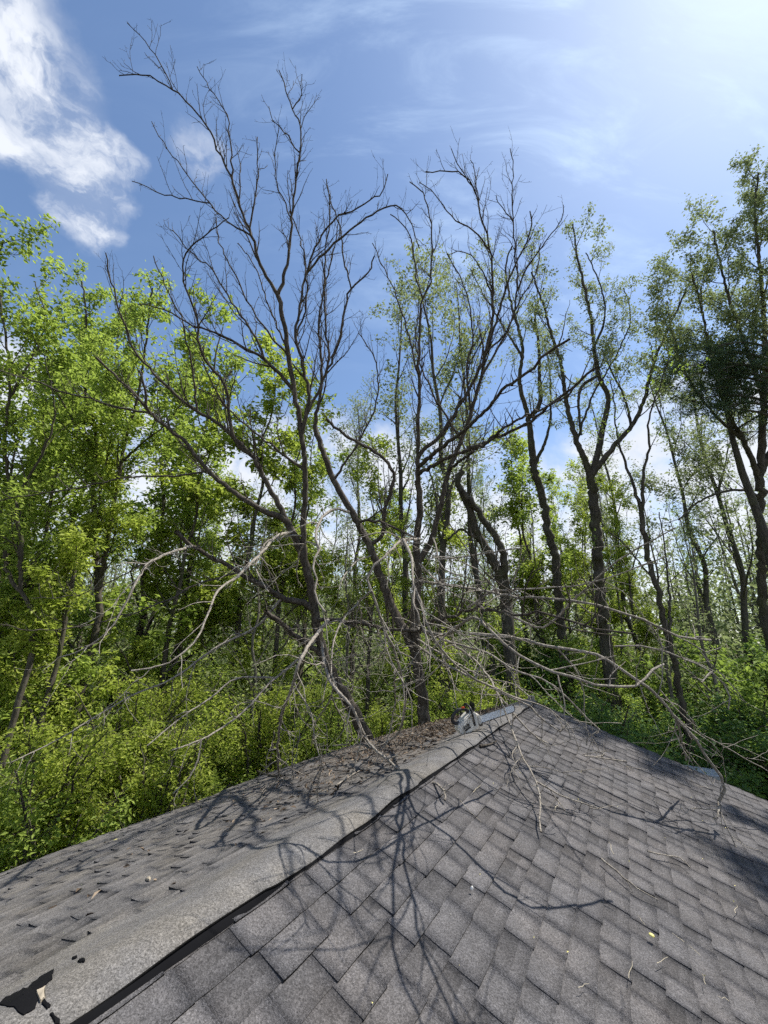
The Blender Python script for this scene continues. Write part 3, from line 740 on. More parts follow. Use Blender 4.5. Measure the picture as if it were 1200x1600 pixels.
# sweeping pale boughs towards the camera
L([(655, 985), (690, 992), (735, 966), (765, 984), (792, 1010), (825, 1032), (870, 1052), (920, 1066), (965, 1073), (1000, 1069), (1014, 1052), (1037, 1038)], 6, 4, ds=(7.6, 4.0, 2.95, 2.75, 2.55, 2.4, 2.55, 2.76), kind='hang')
L([(655, 990), (700, 1002), (760, 1020), (800, 1045), (850, 1062), (885, 1090), (915, 1120), (937, 1140)], 5, 2.5, ds=(7.6, 4.2, 3.5, 3.3, 3.3), kind='hang')
L([(928, 1134), (920, 1150), (916, 1165)], 3, 2, d1=3.3, kind='hang')
L([(648, 1005), (700, 1040), (745, 1062), (790, 1085), (828, 1103), (843, 1120), (865, 1138), (880, 1143), (888, 1130)], 5, 3, ds=(7.6, 4.6, 3.9, 3.8, 3.8), kind='hang')
L([(735, 990), (800, 996), (860, 1010), (930, 1022), (985, 1055), (1030, 1090), (1062, 1130), (1082, 1150), (1106, 1185), (1124, 1210), (1131, 1235), (1123, 1252)], 5, 5, ds=(5.2, 4.2, 3.8, 3.7, roof_depth(1123, 1252, .22)), kind='hang', snap=False)
L([(1123, 1252), (1123, 1268), (1121, 1278)], 4, 2.6, d1=roof_depth(1123, 1276, .16), kind='hang')
L([(1062, 1130), (1064, 1150), (1072, 1188)], 4, 2.5, d1=4.2, kind='hang')
L([(680, 905), (740, 920), (800, 932), (870, 934), (930, 945), (1000, 965), (1050, 990), (1110, 1000)], 5, 4, ds=(7.6, 2.7, 2.0, 1.9, 1.95, 2.1), kind='hang')
L([(655, 880), (680, 905), (712, 930), (750, 945)], 3.5, 2.5, d1=5.6, kind='hang')
L([(665, 835), (680, 850), (690, 885), (720, 900), (762, 910)], 4, 2, d1=6.2, kind='hang')
L([(700, 870), (745, 867), (800, 858), (816, 857)], 3.4, 2.5, d1=6.4, kind='hang')
L([(700, 1005), (740, 1030), (765, 1060), (785, 1100), (802, 1145), (820, 1190), (838, 1222), (843, 1260), (845, 1300)], 4, 3, ds=(7.4, 4.6, 3.3, roof_depth(845, 1300, .03)), kind='hang')
L([(840, 1222), (870, 1240), (900, 1252), (936, 1263)], 3, 2, d1=roof_depth(936, 1263, .05), kind='hang')
L([(780, 1085), (815, 1130), (850, 1158), (905, 1178), (980, 1190)], 3.6, 2, d1=roof_depth(980, 1190, .08), kind='hang')
L([(790, 958), (820, 972), (845, 982), (870, 965), (892, 942), (950, 888), (1000, 855), (1055, 825)], 5, 2, d0=5.0, d1=3.4, kind='hang', snap=False)
L([(730, 950), (770, 925), (830, 920), (900, 915), (960, 900), (1010, 880), (1040, 870)], 4, 2, d0=5.2, d1=4.0, kind='hang', snap=False)
L([(960, 1010), (1010, 1010), (1050, 1022), (1095, 1042), (1115, 1052), (1133, 1072), (1142, 1094), (1138, 1108)], 3, 2.5, d0=4.4, d1=3.8, kind='hang', snap=False)
L([(1115, 1052), (1104, 1056), (1096, 1066)], 3, 2, d1=3.8, kind='hang')
L([(1030, 1090), (1070, 1110), (1090, 1142), (1130, 1165), (1200, 1205), (1240, 1226)], 2, 1.6, d1=4.2, kind='hang')
L([(655, 995), (720, 1040), (765, 1060), (800, 1068), (830, 1090)], 4, 2, d1=4.0, kind='hang')
L([(630, 843), (642, 868), (645, 905), (656, 942), (672, 988), (702, 1030), (742, 1060), (785, 1080), (820, 1095)], 6, 3, ds=(3.2, 2.5, 2.3, 2.3, 2.7, 3.3), kind='hang', snap=False)
L([(655, 842), (630, 843), (620, 850), (602, 868), (582, 885), (572, 915), (580, 925)], 5, 4, ds=(6.8, 3.2, 3.1, 3.0), kind='hang', snap=False)
L([(572, 915), (588, 945), (602, 985), (615, 1015), (626, 1050), (632, 1090), (631, 1120), (620, 1148), (602, 1160)], 5, 3.5, ds=(3.1, 3.1, 3.3, 3.6, 4.2), kind='hang')
L([(622, 1040), (616, 1065), (618, 1095), (612, 1125), (608, 1148)], 3, 2, d1=6.2, kind='hang')
L([(572, 918), (562, 940), (565, 965), (560, 985), (551, 1010), (549, 1040), (549, 1065)], 3.4, 2, d1=5.8, kind='hang')
L([(578, 873), (560, 875), (545, 890), (535, 905), (530, 922)], 3, 2, d1=6.0, kind='hang')
L([(608, 1005), (598, 1018), (589, 1034)], 3, 2, d1=5.8, kind='hang')

dead_tree('dead_tree', 'bare dead tree with left-leaning trunk, its thin branches reaching highest in the sky', A, horiz(590, 8.6), None)
dead_tree('dead_tree', 'bare dead tree with forked trunk behind the chainsaw, pale boughs hanging over the shingles', Bt, horiz(664, 8.5), None)

# ------------------------------------------------------------------ living trees
def leafy(name, label, T, base, barkm, leafm, lv=(0.7, 0.8, 2.4), lv2=(0.3, 0.3, 0.9), per_m=16, size=0.075, up=0.3, group=None, top=0.0, spread=0.08, f0=0.25, cat='tree'):
    root = empty(name, base, label, cat, group); off = np.array(root.location)
    tr = MB(); br = tr; lf = MB(); limbs = [l['B'] for l in T.limbs]
    for l in T.limbs: tube(tr, l['B'][:, :3], l['B'][:, 3], 10 if l['B'][0, 3] > 0.08 else 6, 0.06)
    tops = [l['B'] for l in T.limbs if l['kind'] != 'trunk']
    k1 = sprout(tops, lv[0] * 0.8, lv[1] * 1.4, lv[2] * 1.35, (28, 62), up, f0, 0.5, 0.022, 0.005, 9, 0.12)
    k2 = sprout(k1, lv2[0] * 0.55, lv2[1], lv2[2], (30, 65), up * 0.6, 0.25, 0.55, 0.010, 0.0035, 5, 0.16)
    tubes(br, k1, 4); tubes(br, k2, 3)
    leaves_on(lf, k2, per_m * 4.5, size * 1.05, spread, 0.35); leaves_on(lf, k1, per_m * 2, size * 1.05, spread, 0.6)
    tr.build('trunk', barkm, root, offset=off)
    lf.build('crown', leafm, root, smooth=False, offset=off)
    return root
def start(T, px, py, d, w):
    b0 = trunk_down(T, px, py, d, w); T.limbs.append({'B': spline(b0, 0.3, 0.01), 'kind': 'trunk'})
    Q = (T.limbs[0]['B'][:, :3] - CAM) @ RT; T.px.append(np.column_stack([600 + FPX * Q[:, 0] / Q[:, 2], 800 - FPX * Q[:, 1] / Q[:, 2], Q[:, 2]]))

T = Traced(); start(T, 880, 1010, 16, 22); L = T.limb
L([(880, 1010), (873, 940), (868, 880), (856, 825), (848, 780), (836, 735), (830, 690)], 22, 16, d0=16, d1=16, kind='trunk', jit=.03)
L([(830, 690), (825, 650), (812, 600), (816, 540), (800, 480), (790, 420), (800, 385)], 13, 3, d1=16)
L([(830, 655), (843, 630), (843, 590), (842, 540), (836, 490), (850, 450)], 12, 3, d1=15.5)
L([(850, 720), (858, 670), (860, 600), (856, 560), (845, 520)], 8, 2, d1=16.5)
L([(816, 560), (780, 500), (750, 450), (735, 420)], 6, 2, d1=17)
leafy('leafy_tree', 'mossy dark trunk forking into a lyre shape, leaning left of the tall double trunk', T, horiz(880, 16), M['bark_dark'], M['leaf_pale'], (0.8, 0.8, 2.4), per_m=11, size=0.068)

T = Traced(); start(T, 946, 1000, 14, 27); L = T.limb
L([(946, 1000), (941, 950), (935, 880), (930, 810), (925, 755)], 26, 22, d0=14, d1=14, kind='trunk', jit=.03)
L([(925, 755), (914, 720), (900, 685), (890, 650), (882, 610), (876, 565), (862, 525), (850, 480), (836, 440), (830, 425)], 16, 3, d1=14)
L([(927, 750), (935, 705), (945, 655), (950, 620), (935, 585), (928, 545), (924, 500), (912, 445), (902, 400), (895, 350)], 16, 3, d1=14.5)
L([(930, 745), (955, 702), (985, 668), (1005, 630), (1015, 590), (1030, 545), (1055, 490), (1078, 440)], 14, 3, d1=13.5)
L([(935, 585), (908, 605), (905, 640), (908, 680)], 7, 5, d1=14)
L([(988, 668), (975, 620), (955, 580), (940, 545)], 6, 3, d1=14.5)
L([(905, 690), (925, 620), (960, 560), (985, 500), (975, 450)], 6, 2, d1=15)
L([(928, 545), (945, 500), (940, 450), (915, 395)], 6, 2, d1=14)
leafy('leafy_tree', 'tall tree with thick dark double trunk and narrow leafy spire right of the dead trees', T, horiz(946, 14), M['bark_dark'], M['leaf_pale'], (0.62, 0.8, 2.1), per_m=14, size=0.068, up=0.45)

T = Traced(); start(T, 1082, 1200, 8.5, 16); L = T.limb
L([(1082, 1200), (1072, 1130), (1056, 1050), (1040, 980), (1022, 905), (1010, 860), (1002, 800)], 16, 12, d0=8.5, d1=8.6, kind='trunk', jit=.02)
L([(1002, 800), (990, 760), (976, 720), (966, 690), (960, 640), (955, 590)], 9, 2, d1=8.8)
L([(1002, 800), (1006, 740), (1014, 700), (1012, 660), (1030, 610), (1045, 560)], 8, 2, d1=8.2)
L([(1022, 905), (1000, 880), (975, 850), (950, 830)], 5, 2, d1=9)
L([(1050, 1000), (1045, 930), (1040, 860), (1030, 800)], 7, 2, d1=9.0)
leafy('leafy_tree', 'slender dark almost bare trunk rising beside the right roof edge', T, horiz(1082, 8.5), M['bark_dark'], M['leaf_mid'], (0.8, 0.5, 1.3), per_m=4, size=0.06)

def snag():
    root = empty('broken_tree', horiz(785, 13), 'old dark twin-trunk snag, broken off and leaning left, behind the dead trees', 'tree')
    off = np.array(root.location)
    mb = MB(); T = Traced(); start(T, 790, 930, 13, 26)
    T.limb([(790, 930), (775, 885), (756, 850), (742, 828), (734, 795), (722, 770), (714, 752), (722, 735)], 24, 12, d0=13, d1=12.5, jit=.015)
    T.limb([(790, 925), (788, 880), (778, 845), (764, 826), (748, 800), (735, 782), (722, 768)], 19, 12, d0=13, d1=12.4, jit=.02)
    T.limb([(752, 848), (735, 835), (720, 826), (706, 838), (700, 842)], 7, 4, d1=12.2)
    for l in T.limbs: tube(mb, l['B'][:, :3], l['B'][:, 3] * 1.0, 12, 0.10)
    br = mb; k1 = sprout([l['B'] for l in T.limbs[1:]], 0.5, 0.3, 1.2, (30, 80), 0.1, 0.2, 0.4, 0.012, 0.005, 6, 0.2); tubes(br, k1, 4); tubes(br, sprout(k1, 0.25, 0.1, 0.4), 3)
    mb.build('trunk', M['bark_dark'], root, offset=off)
snag()

T = Traced(); start(T, 1193, 960, 13, 19); L = T.limb
L([(1193, 960), (1190, 880), (1187, 800), (1188, 740)], 19, 17, d0=13, d1=13, kind='trunk', jit=.03)
L([(1188, 740), (1192, 650), (1196, 560), (1192, 470), (1186, 400), (1180, 330), (1185, 270)], 18, 3, d1=13)
L([(1188, 745), (1165, 695), (1140, 650), (1122, 600), (1108, 540), (1095, 480), (1082, 430)], 12, 3, d1=12.5)
L([(1187, 775), (1155, 765), (1115, 773), (1085, 788), (1060, 812)], 8, 3, d1=12)
L([(1192, 620), (1165, 540), (1140, 470), (1125, 410), (1115, 360)], 10, 3, d1=12.5)
L([(1195, 560), (1215, 480), (1225, 400), (1215, 320), (1205, 260)], 9, 3, d1=13)
L([(1190, 740), (1225, 660), (1260, 560), (1280, 450)], 12, 3, d1=13)
L([(1160, 690), (1110, 640), (1070, 580), (1050, 520), (1042, 470)], 7, 2, d1=12.5)
leafy('leafy_tree', 'big spreading tree with dense small leaves at the right edge of the picture', T, horiz(1193, 13), M['bark_dark'], M['leaf_pale'], (0.36, 0.9, 2.5), (0.26, 0.3, 0.8), per_m=22, size=0.066, up=0.3, f0=0.12)

# pine with dark drooping needle boughs
def pine():
    base = horiz(1235, 11.5); root = empty('pine_tree', base, 'dark pine with flat needle boughs at the right edge of the picture', 'tree'); off = np.array(root.location)
    top = height_at(1235, 500, base)
    tr = MB(); z = np.linspace(-.1, top, 14)
    P = np.column_stack([base[0] + 0.1 * np.sin(z), np.full(14, base[1]), z]); tube(tr, P, np.linspace(.24, .03, 14), 10, .05)
    br = MB(); nd = MB(); boughs = []
    for zz in np.concatenate([np.arange(height_at(1235, 650, base), top, 0.75)]):
        for k in range(3):
            a = rng.uniform(0, 6.28); ln = rng.uniform(2.0, 4.2) * (1 - 0.55 * (zz - 8) / max(top - 8, 1))
            p = np.array((base[0], base[1], zz)); d = np.array((math.cos(a), math.sin(a), 0.12)); pts = [p]
            for i in range(6):
                pts.append(pts[-1] + d * ln / 6); d = d + rng.normal(0, .08, 3) + np.array((0, 0, -0.03)); d /= np.linalg.norm(d)
            boughs.append(np.column_stack([np.array(pts), np.linspace(.035, .008, 7)]))
    # two boughs reach left as in the photograph
    for px, py in ((1062, 560), (1050, 578), (1078, 628), (1100, 600), (1090, 650), (1110, 545), (1085, 615), (1120, 580), (1130, 640), (1070, 590)):
        a_ = PT(1235, py + 12, 11.5); b_ = PT(px, py, 10.8); pts = [a_ + (b_ - a_) * t + np.array((0, 0, 0.35 * math.sin(t * 3.1))) for t in np.linspace(0, 1, 7)]
        boughs.append(np.column_stack([np.array(pts), np.linspace(.05, .008, 7)]))
    k1 = sprout(boughs, 0.22, 0.4, 1.1, (35, 65), 0.1, 0.25, 0.6, 0.01, 0.004, 5, 0.1)
    k2 = sprout(k1, 0.16, 0.12, 0.3, (30, 60), 0.3, 0.15, 0.6, 0.006, 0.003, 3, 0.1)
    tubes(br, boughs, 5); tubes(br, k1, 3)
    leaves_on(nd, k1 + k2, 75, 0.15, 0.015, aspect=0.10, droop=-0.2)
    tr.build('trunk', M['bark_dark'], root, offset=off); br.build('boughs', M['bark_dark'], root, offset=off); nd.build('crown', M['needle'], root, smooth=False, offset=off)
pine()

# the two-stem tree and the neighbours on the left
T = Traced(); start(T, 156, 960, 10.5, 15); L = T.limb
L([(156, 960), (150, 880), (147, 800)], 15, 12, d0=10.5, d1=10.5, kind='trunk', jit=.02)
L([(147, 800), (146, 740), (149, 680), (135, 620), (125, 560), (135, 500), (128, 440)], 11, 3, d1=10.5)
L([(156, 930), (166, 860), (178, 790), (188, 730), (198, 680), (215, 620), (225, 560), (232, 500), (238, 450)], 12, 3, d1=10.2)
L([(190, 720), (225, 690), (262, 660), (290, 620)], 6, 2, d1=9.8)
L([(148, 700), (110, 650), (80, 590), (70, 520)], 7, 2, d1=10)
L([(146, 760), (175, 700), (190, 640), (180, 570), (190, 500)], 6, 2, d1=11)
leafy('leafy_tree', 'bright green tree with two thin dark stems rising close together at the left', T, horiz(156, 10.5), M['bark_mid'], M['leaf_bright'], (0.42, 0.6, 1.8), (0.24, 0.25, 0.7), per_m=15, size=0.085, f0=0.0)
T = Traced(); start(T, 50, 1020, 8.2, 12); L = T.limb
L([(70, 1010), (55, 960), (30, 925), (12, 890), (8, 860)], 12, 8, d0=8.2, d1=8.2, kind='trunk', jit=.03)
L([(30, 925), (32, 860), (25, 800), (12, 740), (8, 680), (15, 600), (8, 520), (-5, 430), (5, 375)], 10, 3, d1=8.2)
L([(20, 780), (60, 720), (85, 650), (75, 580), (50, 520)], 6, 2, d1=8)
L([(10, 700), (-40, 620), (-60, 520), (-50, 430)], 7, 2, d1=8.4)
L([(12, 620), (50, 560), (70, 500), (55, 440)], 5, 2, d1=8.6)
leafy('leafy_tree', 'crooked broken stem with a green crown touching the left edge of the picture', T, horiz(60, 8.2), M['bark_mid'], M['leaf_bright'], (0.38, 0.5, 1.5), (0.24, 0.22, 0.6), per_m=15, size=0.085, f0=0.0)

# untraced trees grown from a base: five models, copied with their parts
def grow(seed, h, spread, leafm, barkm, per_m, size, lean=0.1, nl=9, low=0.25, up=0.5, lv=0.5):
    global rng
    old = rng; rng = np.random.default_rng(seed)
    n = 12; z = np.linspace(0, h * 0.92, n)
    P = np.column_stack([np.cumsum(rng.normal(0, 0.10, n)) + lean * z * 0.2, np.cumsum(rng.normal(0, 0.10, n)), z]); P[0, :2] = 0
    r = h * 0.0075; trunk = np.column_stack([P, np.linspace(r, r * 0.15, n)])
    trunk = spline(trunk, 0.3)
    tr = MB(); tube(tr, trunk[:, :3], trunk[:, 3], 8, 0.05)
    k0 = sprout([trunk], h * (1 - low) / nl, spread * 0.6, spread * 1.25, (32, 62), up, low, 0.5, r * 0.38, 0.008, 9, 0.12, taper=0.55)
    k1 = sprout(k0, lv * 0.62, 0.5, 1.7, (28, 60), up * 0.7, 0.15, 0.5, 0.02, 0.005, 6, 0.14)
    k2 = sprout(k1, lv * 0.36, 0.25, 0.8, (30, 65), up * 0.4, 0.15, 0.55, 0.01, 0.0035, 4, 0.16)
    br = tr; tubes(tr, k0, 5); tubes(br, k1, 3); tubes(br, k2, 3)
    lf = MB(); leaves_on(lf, k2, per_m * 5.0, size * 1.15, 0.09, 0.35); leaves_on(lf, k1, per_m * 2.5, size * 1.15, 0.09, 0.6)
    rng = old
    return tr.mesh('trunk', barkm), lf.mesh('crown', leafm, False)
MODELS = {
    'lime': grow(11, 12, 3.0, M['leaf_lime'], M['bark_mid'], 17, 0.097, nl=14, low=0.1),
    'pale': grow(12, 14, 2.8, M['leaf_pale'], M['bark_dark'], 8, 0.066, nl=15, low=0.3, up=0.6),
    'pale2': grow(13, 14, 3.0, M['leaf_pale'], M['bark_dark'], 7, 0.066, nl=13, low=0.35, up=0.55, lean=-.3),
    'mid': grow(14, 11, 2.6, M['leaf_bright'], M['bark_mid'], 14, 0.093, nl=14, low=0.1),
    'thin': grow(15, 13, 1.3, M['leaf_mid'], M['bark_far'], 5, 0.085, nl=9, low=0.45),
    'bare': grow(16, 10, 1.9, M['leaf_pale'], M['bark_far'], 1.5, 0.07, nl=14, low=0.25),
}
def put(model, hmodel, px, d, ytop, name, label, group=None, wide=1.0, cat='tree', h=None):
    base = horiz(px, d); h = h or height_at(px, ytop, base)
    root = empty(name, base, label, cat, group)
    k = h / hmodel; rz = rng.uniform(0, 6.28)
    for part, me in zip(('trunk', 'crown'), MODELS[model]):
        o = bpy.data.objects.new(part, me); COL.objects.link(o); o.parent = root
        o.scale = (k * wide, k * wide, k); o.rotation_euler = (0, 0, rz)
    return root
put('lime', 12, 350, 13.5, 545, 'leafy_tree', 'rounded yellow-green maple glowing behind the limbs of the leaning dead tree', wide=1.15)
put('lime', 12, 250, 12, 600, 'leafy_tree', 'yellow-green tree between the two-stem tree and the rounded maple', wide=1.1)
put('mid', 11, 245, 14, 425, 'leafy_tree', 'tall airy green tree whose top shows behind the dead twigs at upper left')
put('mid', 11, 90, 13, 440, 'leafy_tree', 'tall green tree behind the two-stem tree at the left')
put('mid', 11, -40, 11, 420, 'leafy_tree', 'tall green tree just outside the left edge of the picture')
put('lime', 12, 20, 16, 520, 'leafy_tree', 'yellow-green tree deep behind the crooked stem at the far left')
put('mid', 11, 455, 19, 640, 'leafy_tree', 'distant green tree right of the rounded yellow-green maple')
put('pale', 14, 620, 17, 415, 'leafy_tree', 'airy pale green tree directly behind the crossing of the two dead trees')
put('pale2', 14, 700, 16, 385, 'leafy_tree', 'airy pale green tree behind the forked dead tree')
put('pale', 14, 765, 17, 375, 'leafy_tree', 'airy pale green tree between forked dead tree and lyre-shaped trunk', wide=0.8)
put('pale2', 14, 560, 21, 590, 'leafy_tree', 'small distant pale tree in the gap between the two dead trees')
put('pale', 14, 1010, 19, 560, 'leafy_tree', 'distant pale tree right of the tall double trunk')
put('pale2', 14, 1110, 18, 520, 'leafy_tree', 'distant pale tree left of the big right tree', wide=1.0)
put('pale', 14, 1150, 19, 420, 'leafy_tree', 'pale leafy tree behind the pine and the big right tree', wide=0.9)
put('bare', 10, 1040, 13, 730, 'young_tree', 'twiggy nearly leafless young tree behind the slender bare trunk')
put('bare', 10, 1125, 12, 760, 'young_tree', 'twiggy nearly leafless young tree left of the big right trunk')
put('bare', 10, 400, 12, 760, 'young_tree', 'twiggy nearly leafless young tree under the left dead limbs')
put('bare', 10, 520, 13, 770, 'young_tree', 'twiggy nearly leafless young tree between the dead trunks')
# the tree off to the right whose shade falls on the roof's right edge
put('mid', 11, 1705, 5.4, 500, 'leafy_tree', 'leafy tree standing just outside the right edge of the picture', wide=0.7, h=15.5)
for px_, d_, yt_, mm_, w_, lab_ in ((40, 10.5, 560, 'mid', 1.1, 'green tree behind the crooked stem at the left edge'), (120, 9.5, 640, 'lime', 1.0, 'low yellow-green tree in front of the two-stem tree'), (200, 15, 520, 'mid', 1.2, 'green tree filling the gap right of the two-stem tree'), (420, 14, 600, 'lime', 1.0, 'yellow-green tree behind the trunk of the leaning dead tree'), (-90, 9, 560, 'mid', 1.1, 'green tree cut by the left edge beside the crooked stem'), (590, 15, 700, 'lime', 1.0, 'low yellow-green tree between the two dead trunks'), (700, 16, 730, 'lime', 1.0, 'low yellow-green tree behind the forked dead trunk'), (830, 19, 690, 'mid', 1.1, 'green tree behind the lyre-shaped trunk'), (980, 17, 760, 'lime', 1.0, 'low yellow-green tree right of the tall double trunk')):
    put(mm_, {'mid': 11, 'lime': 12}[mm_], px_, d_, yt_, 'leafy_tree', lab_, wide=w_)
# slim trunks in the wood behind
for i in range(46):
    px = rng.uniform(-150, 1350); d = rng.uniform(17, 34); yt = rng.uniform(690, 800)
    mdl = ('thin', 'thin', 'bare', 'mid', 'lime', 'pale')[rng.integers(0, 6)] if px < 640 else ('thin', 'thin', 'bare', 'pale', 'pale2', 'lime')[rng.integers(0, 6)]
    hm = {'thin': 13, 'bare': 10, 'mid': 11, 'lime': 12, 'pale': 14, 'pale2': 14}[mdl]
    lab = {'thin': 'slim straight dark-stemmed tree in the wood behind', 'bare': 'thin twiggy tree in the wood behind', 'mid': 'green leafy tree deep in the wood behind', 'lime': 'yellow-green tree deep in the wood behind', 'pale': 'pale sparse tree deep in the wood behind', 'pale2': 'pale sparse tree deep in the wood behind'}[mdl]
    put(mdl, hm, px, d, yt, 'forest_tree', lab, {'pale2': 'pale'}.get(mdl, mdl) + ' trees of the wood behind', wide=rng.uniform(0.8, 1.1))

# far wood that reads as one mass
def far_wood():
    mbt = MB(); mbl = MB()
    for i in range(520):
        a = rng.uniform(-1.35, 1.35); d = rng.uniform(34, 75)
        x, y = d * math.sin(a), d * math.cos(a); h = rng.uniform(9, 16)
        P = np.array([(x, y, -.2), (x + rng.normal(0, .3), y, h * .5), (x + rng.normal(0, .6), y, h)]); B = spline(np.column_stack([P, [.16, .1, .03]]), 2.0)
        tube(mbt, B[:, :3], B[:, 3], 5)
        k0 = sprout([B], 1.1, 1.2, 3.0, (30, 60), .5, .2, .6, .05, .02, 4, .15); tubes(mbt, k0, 3)
        k = 330; c = np.array((x, y, h * 0.62)) + rng.normal(0, 1, (k, 3)) * np.array((1.7, 1.7, h * 0.2))
        leaf_quads(mbl, c, 0.30)
    c = np.column_stack([rng.uniform(-1.4, 1.4, 90000), rng.uniform(22, 62, 90000), np.abs(rng.normal(0, 3.2, 90000))])
    c = np.column_stack([c[:, 1] * np.sin(c[:, 0]), c[:, 1] * np.cos(c[:, 0]), c[:, 2]])
    leaf_quads(mbl, c, 0.35)
    root = empty('far_woods', (0, 50, 0)); root['kind'] = 'stuff'; off = np.array(root.location)
    tag(root, 'far-off spring woods seen as one green haze between the trunks', None, None, 'stuff')
    mbt.build('trunks', M['bark_far'], root, offset=off); mbl.build('foliage', M['leaf_pale'], root, smooth=False, offset=off)
far_wood()

# ------------------------------------------------------------------ shrubs of the thicket
def shrub_model(seed, h, r, leafm, per_m, size):
    global rng
    old = rng; rng = np.random.default_rng(seed)
    stems = []
    for i in range(11):
        a = rng.uniform(0, 6.28); l = rng.uniform(0.55, 1.0); out = rng.uniform(0.25, 1.0) * r
        P = np.array([(rng.normal(0, .12), rng.normal(0, .12), -0.1), (math.cos(a) * out * .3, math.sin(a) * out * .3, h * l * .45), (math.cos(a) * out * .7, math.sin(a) * out * .7, h * l * .8), (math.cos(a) * out * 1.1, math.sin(a) * out * 1.1, h * l * .95)])
        stems.append(spline(np.column_stack([P, [.028, .022, .014, .006]]), .25, .02))
    k1 = sprout(stems, 0.26, 0.35, 1.1, (30, 75), .15, .12, .6, .012, .004, 6, .16, .12)
    k2 = sprout(k1, 0.17, 0.18, 0.5, (30, 70), .1, .1, .6, .006, .003, 4, .18, .1)
    st = MB(); tubes(st, stems, 6); tubes(st, k1, 3); tubes(st, k2, 3)
    lf = MB(); leaves_on(lf, k2 + k1, per_m * 5.0, size * 0.9, .07)
    rng = old
    return st.mesh('stems', M['bark_mid']), lf.mesh('foliage', leafm, False)
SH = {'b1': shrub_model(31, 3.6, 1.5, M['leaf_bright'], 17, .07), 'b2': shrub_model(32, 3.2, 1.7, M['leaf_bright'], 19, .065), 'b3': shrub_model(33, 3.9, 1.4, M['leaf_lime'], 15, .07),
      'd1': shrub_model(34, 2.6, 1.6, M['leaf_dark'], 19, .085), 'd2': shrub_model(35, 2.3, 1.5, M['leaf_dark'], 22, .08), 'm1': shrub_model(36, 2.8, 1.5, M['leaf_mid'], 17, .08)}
def shrub(model, x, y, k, label, group=None):
    root = empty('shrub', (x, y, 0), label, 'shrub', group)
    rz = rng.uniform(0, 6.28)
    for part, me in zip(('stems', 'foliage'), SH[model]):
        o = bpy.data.objects.new(part, me); COL.objects.link(o); o.parent = root; o.scale = (k, k, k * rng.uniform(.92, 1.08)); o.rotation_euler = (0, 0, rz)
def outside_roof(x, y, margin=0.5):
    v = np.array((x, y, 0)) - APEX; s_ = v.dot(RDG); t_ = abs(v.dot(SID))
    return s_ > margin or t_ > SLOPE * CP + margin or s_ < -SLEN - margin
placed = []
def scatter(n, pxr, dr, models, kr, label, group, sep=1.25, margin=0.9):
    c = 0
    for _ in range(n * 30):
        if c >= n: break
        px = rng.uniform(*pxr); d = rng.uniform(*dr); p = horiz(px, d)
        if not outside_roof(p[0], p[1], margin): continue
        if any(math.hypot(p[0] - q[0], p[1] - q[1]) < sep for q in placed): continue
        placed.append(p); c += 1
        shrub(models[rng.integers(0, len(models))], float(p[0]), float(p[1]), rng.uniform(*kr), label, group)
scatter(16, (-260, 480), (5.2, 9.5), ('b1', 'b2', 'b3'), (0.85, 1.1), 'bright green shrub of the thicket crowding the left eave', 'shrubs along the left eave', 1.3, 1.3)
scatter(9, (150, 540), (6.8, 10.5), ('b3', 'b1'), (1.1, 1.3), 'tall bright green shrub standing between the left eave and the leaning dead trunk', 'tall shrubs near the leaning dead trunk', 1.0, 1.0)
scatter(22, (-200, 560), (9.5, 16), ('b1', 'b3', 'm1', 'b2'), (0.9, 1.3), 'green shrub deeper in the thicket left of the roof', 'shrubs deeper on the left', 1.3)
scatter(16, (470, 780), (9.4, 14), ('b2', 'b3', 'b1'), (0.8, 1.1), 'green shrub behind the dead trunks beyond the gable', 'shrubs behind the dead trunks', 1.3)
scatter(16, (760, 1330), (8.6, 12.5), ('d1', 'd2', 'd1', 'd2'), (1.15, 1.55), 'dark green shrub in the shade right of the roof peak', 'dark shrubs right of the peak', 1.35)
scatter(14, (620, 1120), (12.5, 17), ('b3', 'b1', 'm1'), (1.1, 1.35), 'bright leafy shrub between the trunks beyond the roof peak', 'bright shrubs beyond the peak', 1.3)
scatter(26, (680, 1400), (12.5, 19), ('d1', 'm1', 'm1', 'd2'), (1.5, 2.1), 'green shrub deeper in the wood on the right', 'shrubs deeper on the right', 1.5)
scatter(26, (-200, 1400), (19, 27), ('b1', 'm1', 'b3'), (1.0, 1.3), 'undergrowth shrub far back between the trunks', 'far undergrowth shrubs', 1.7)

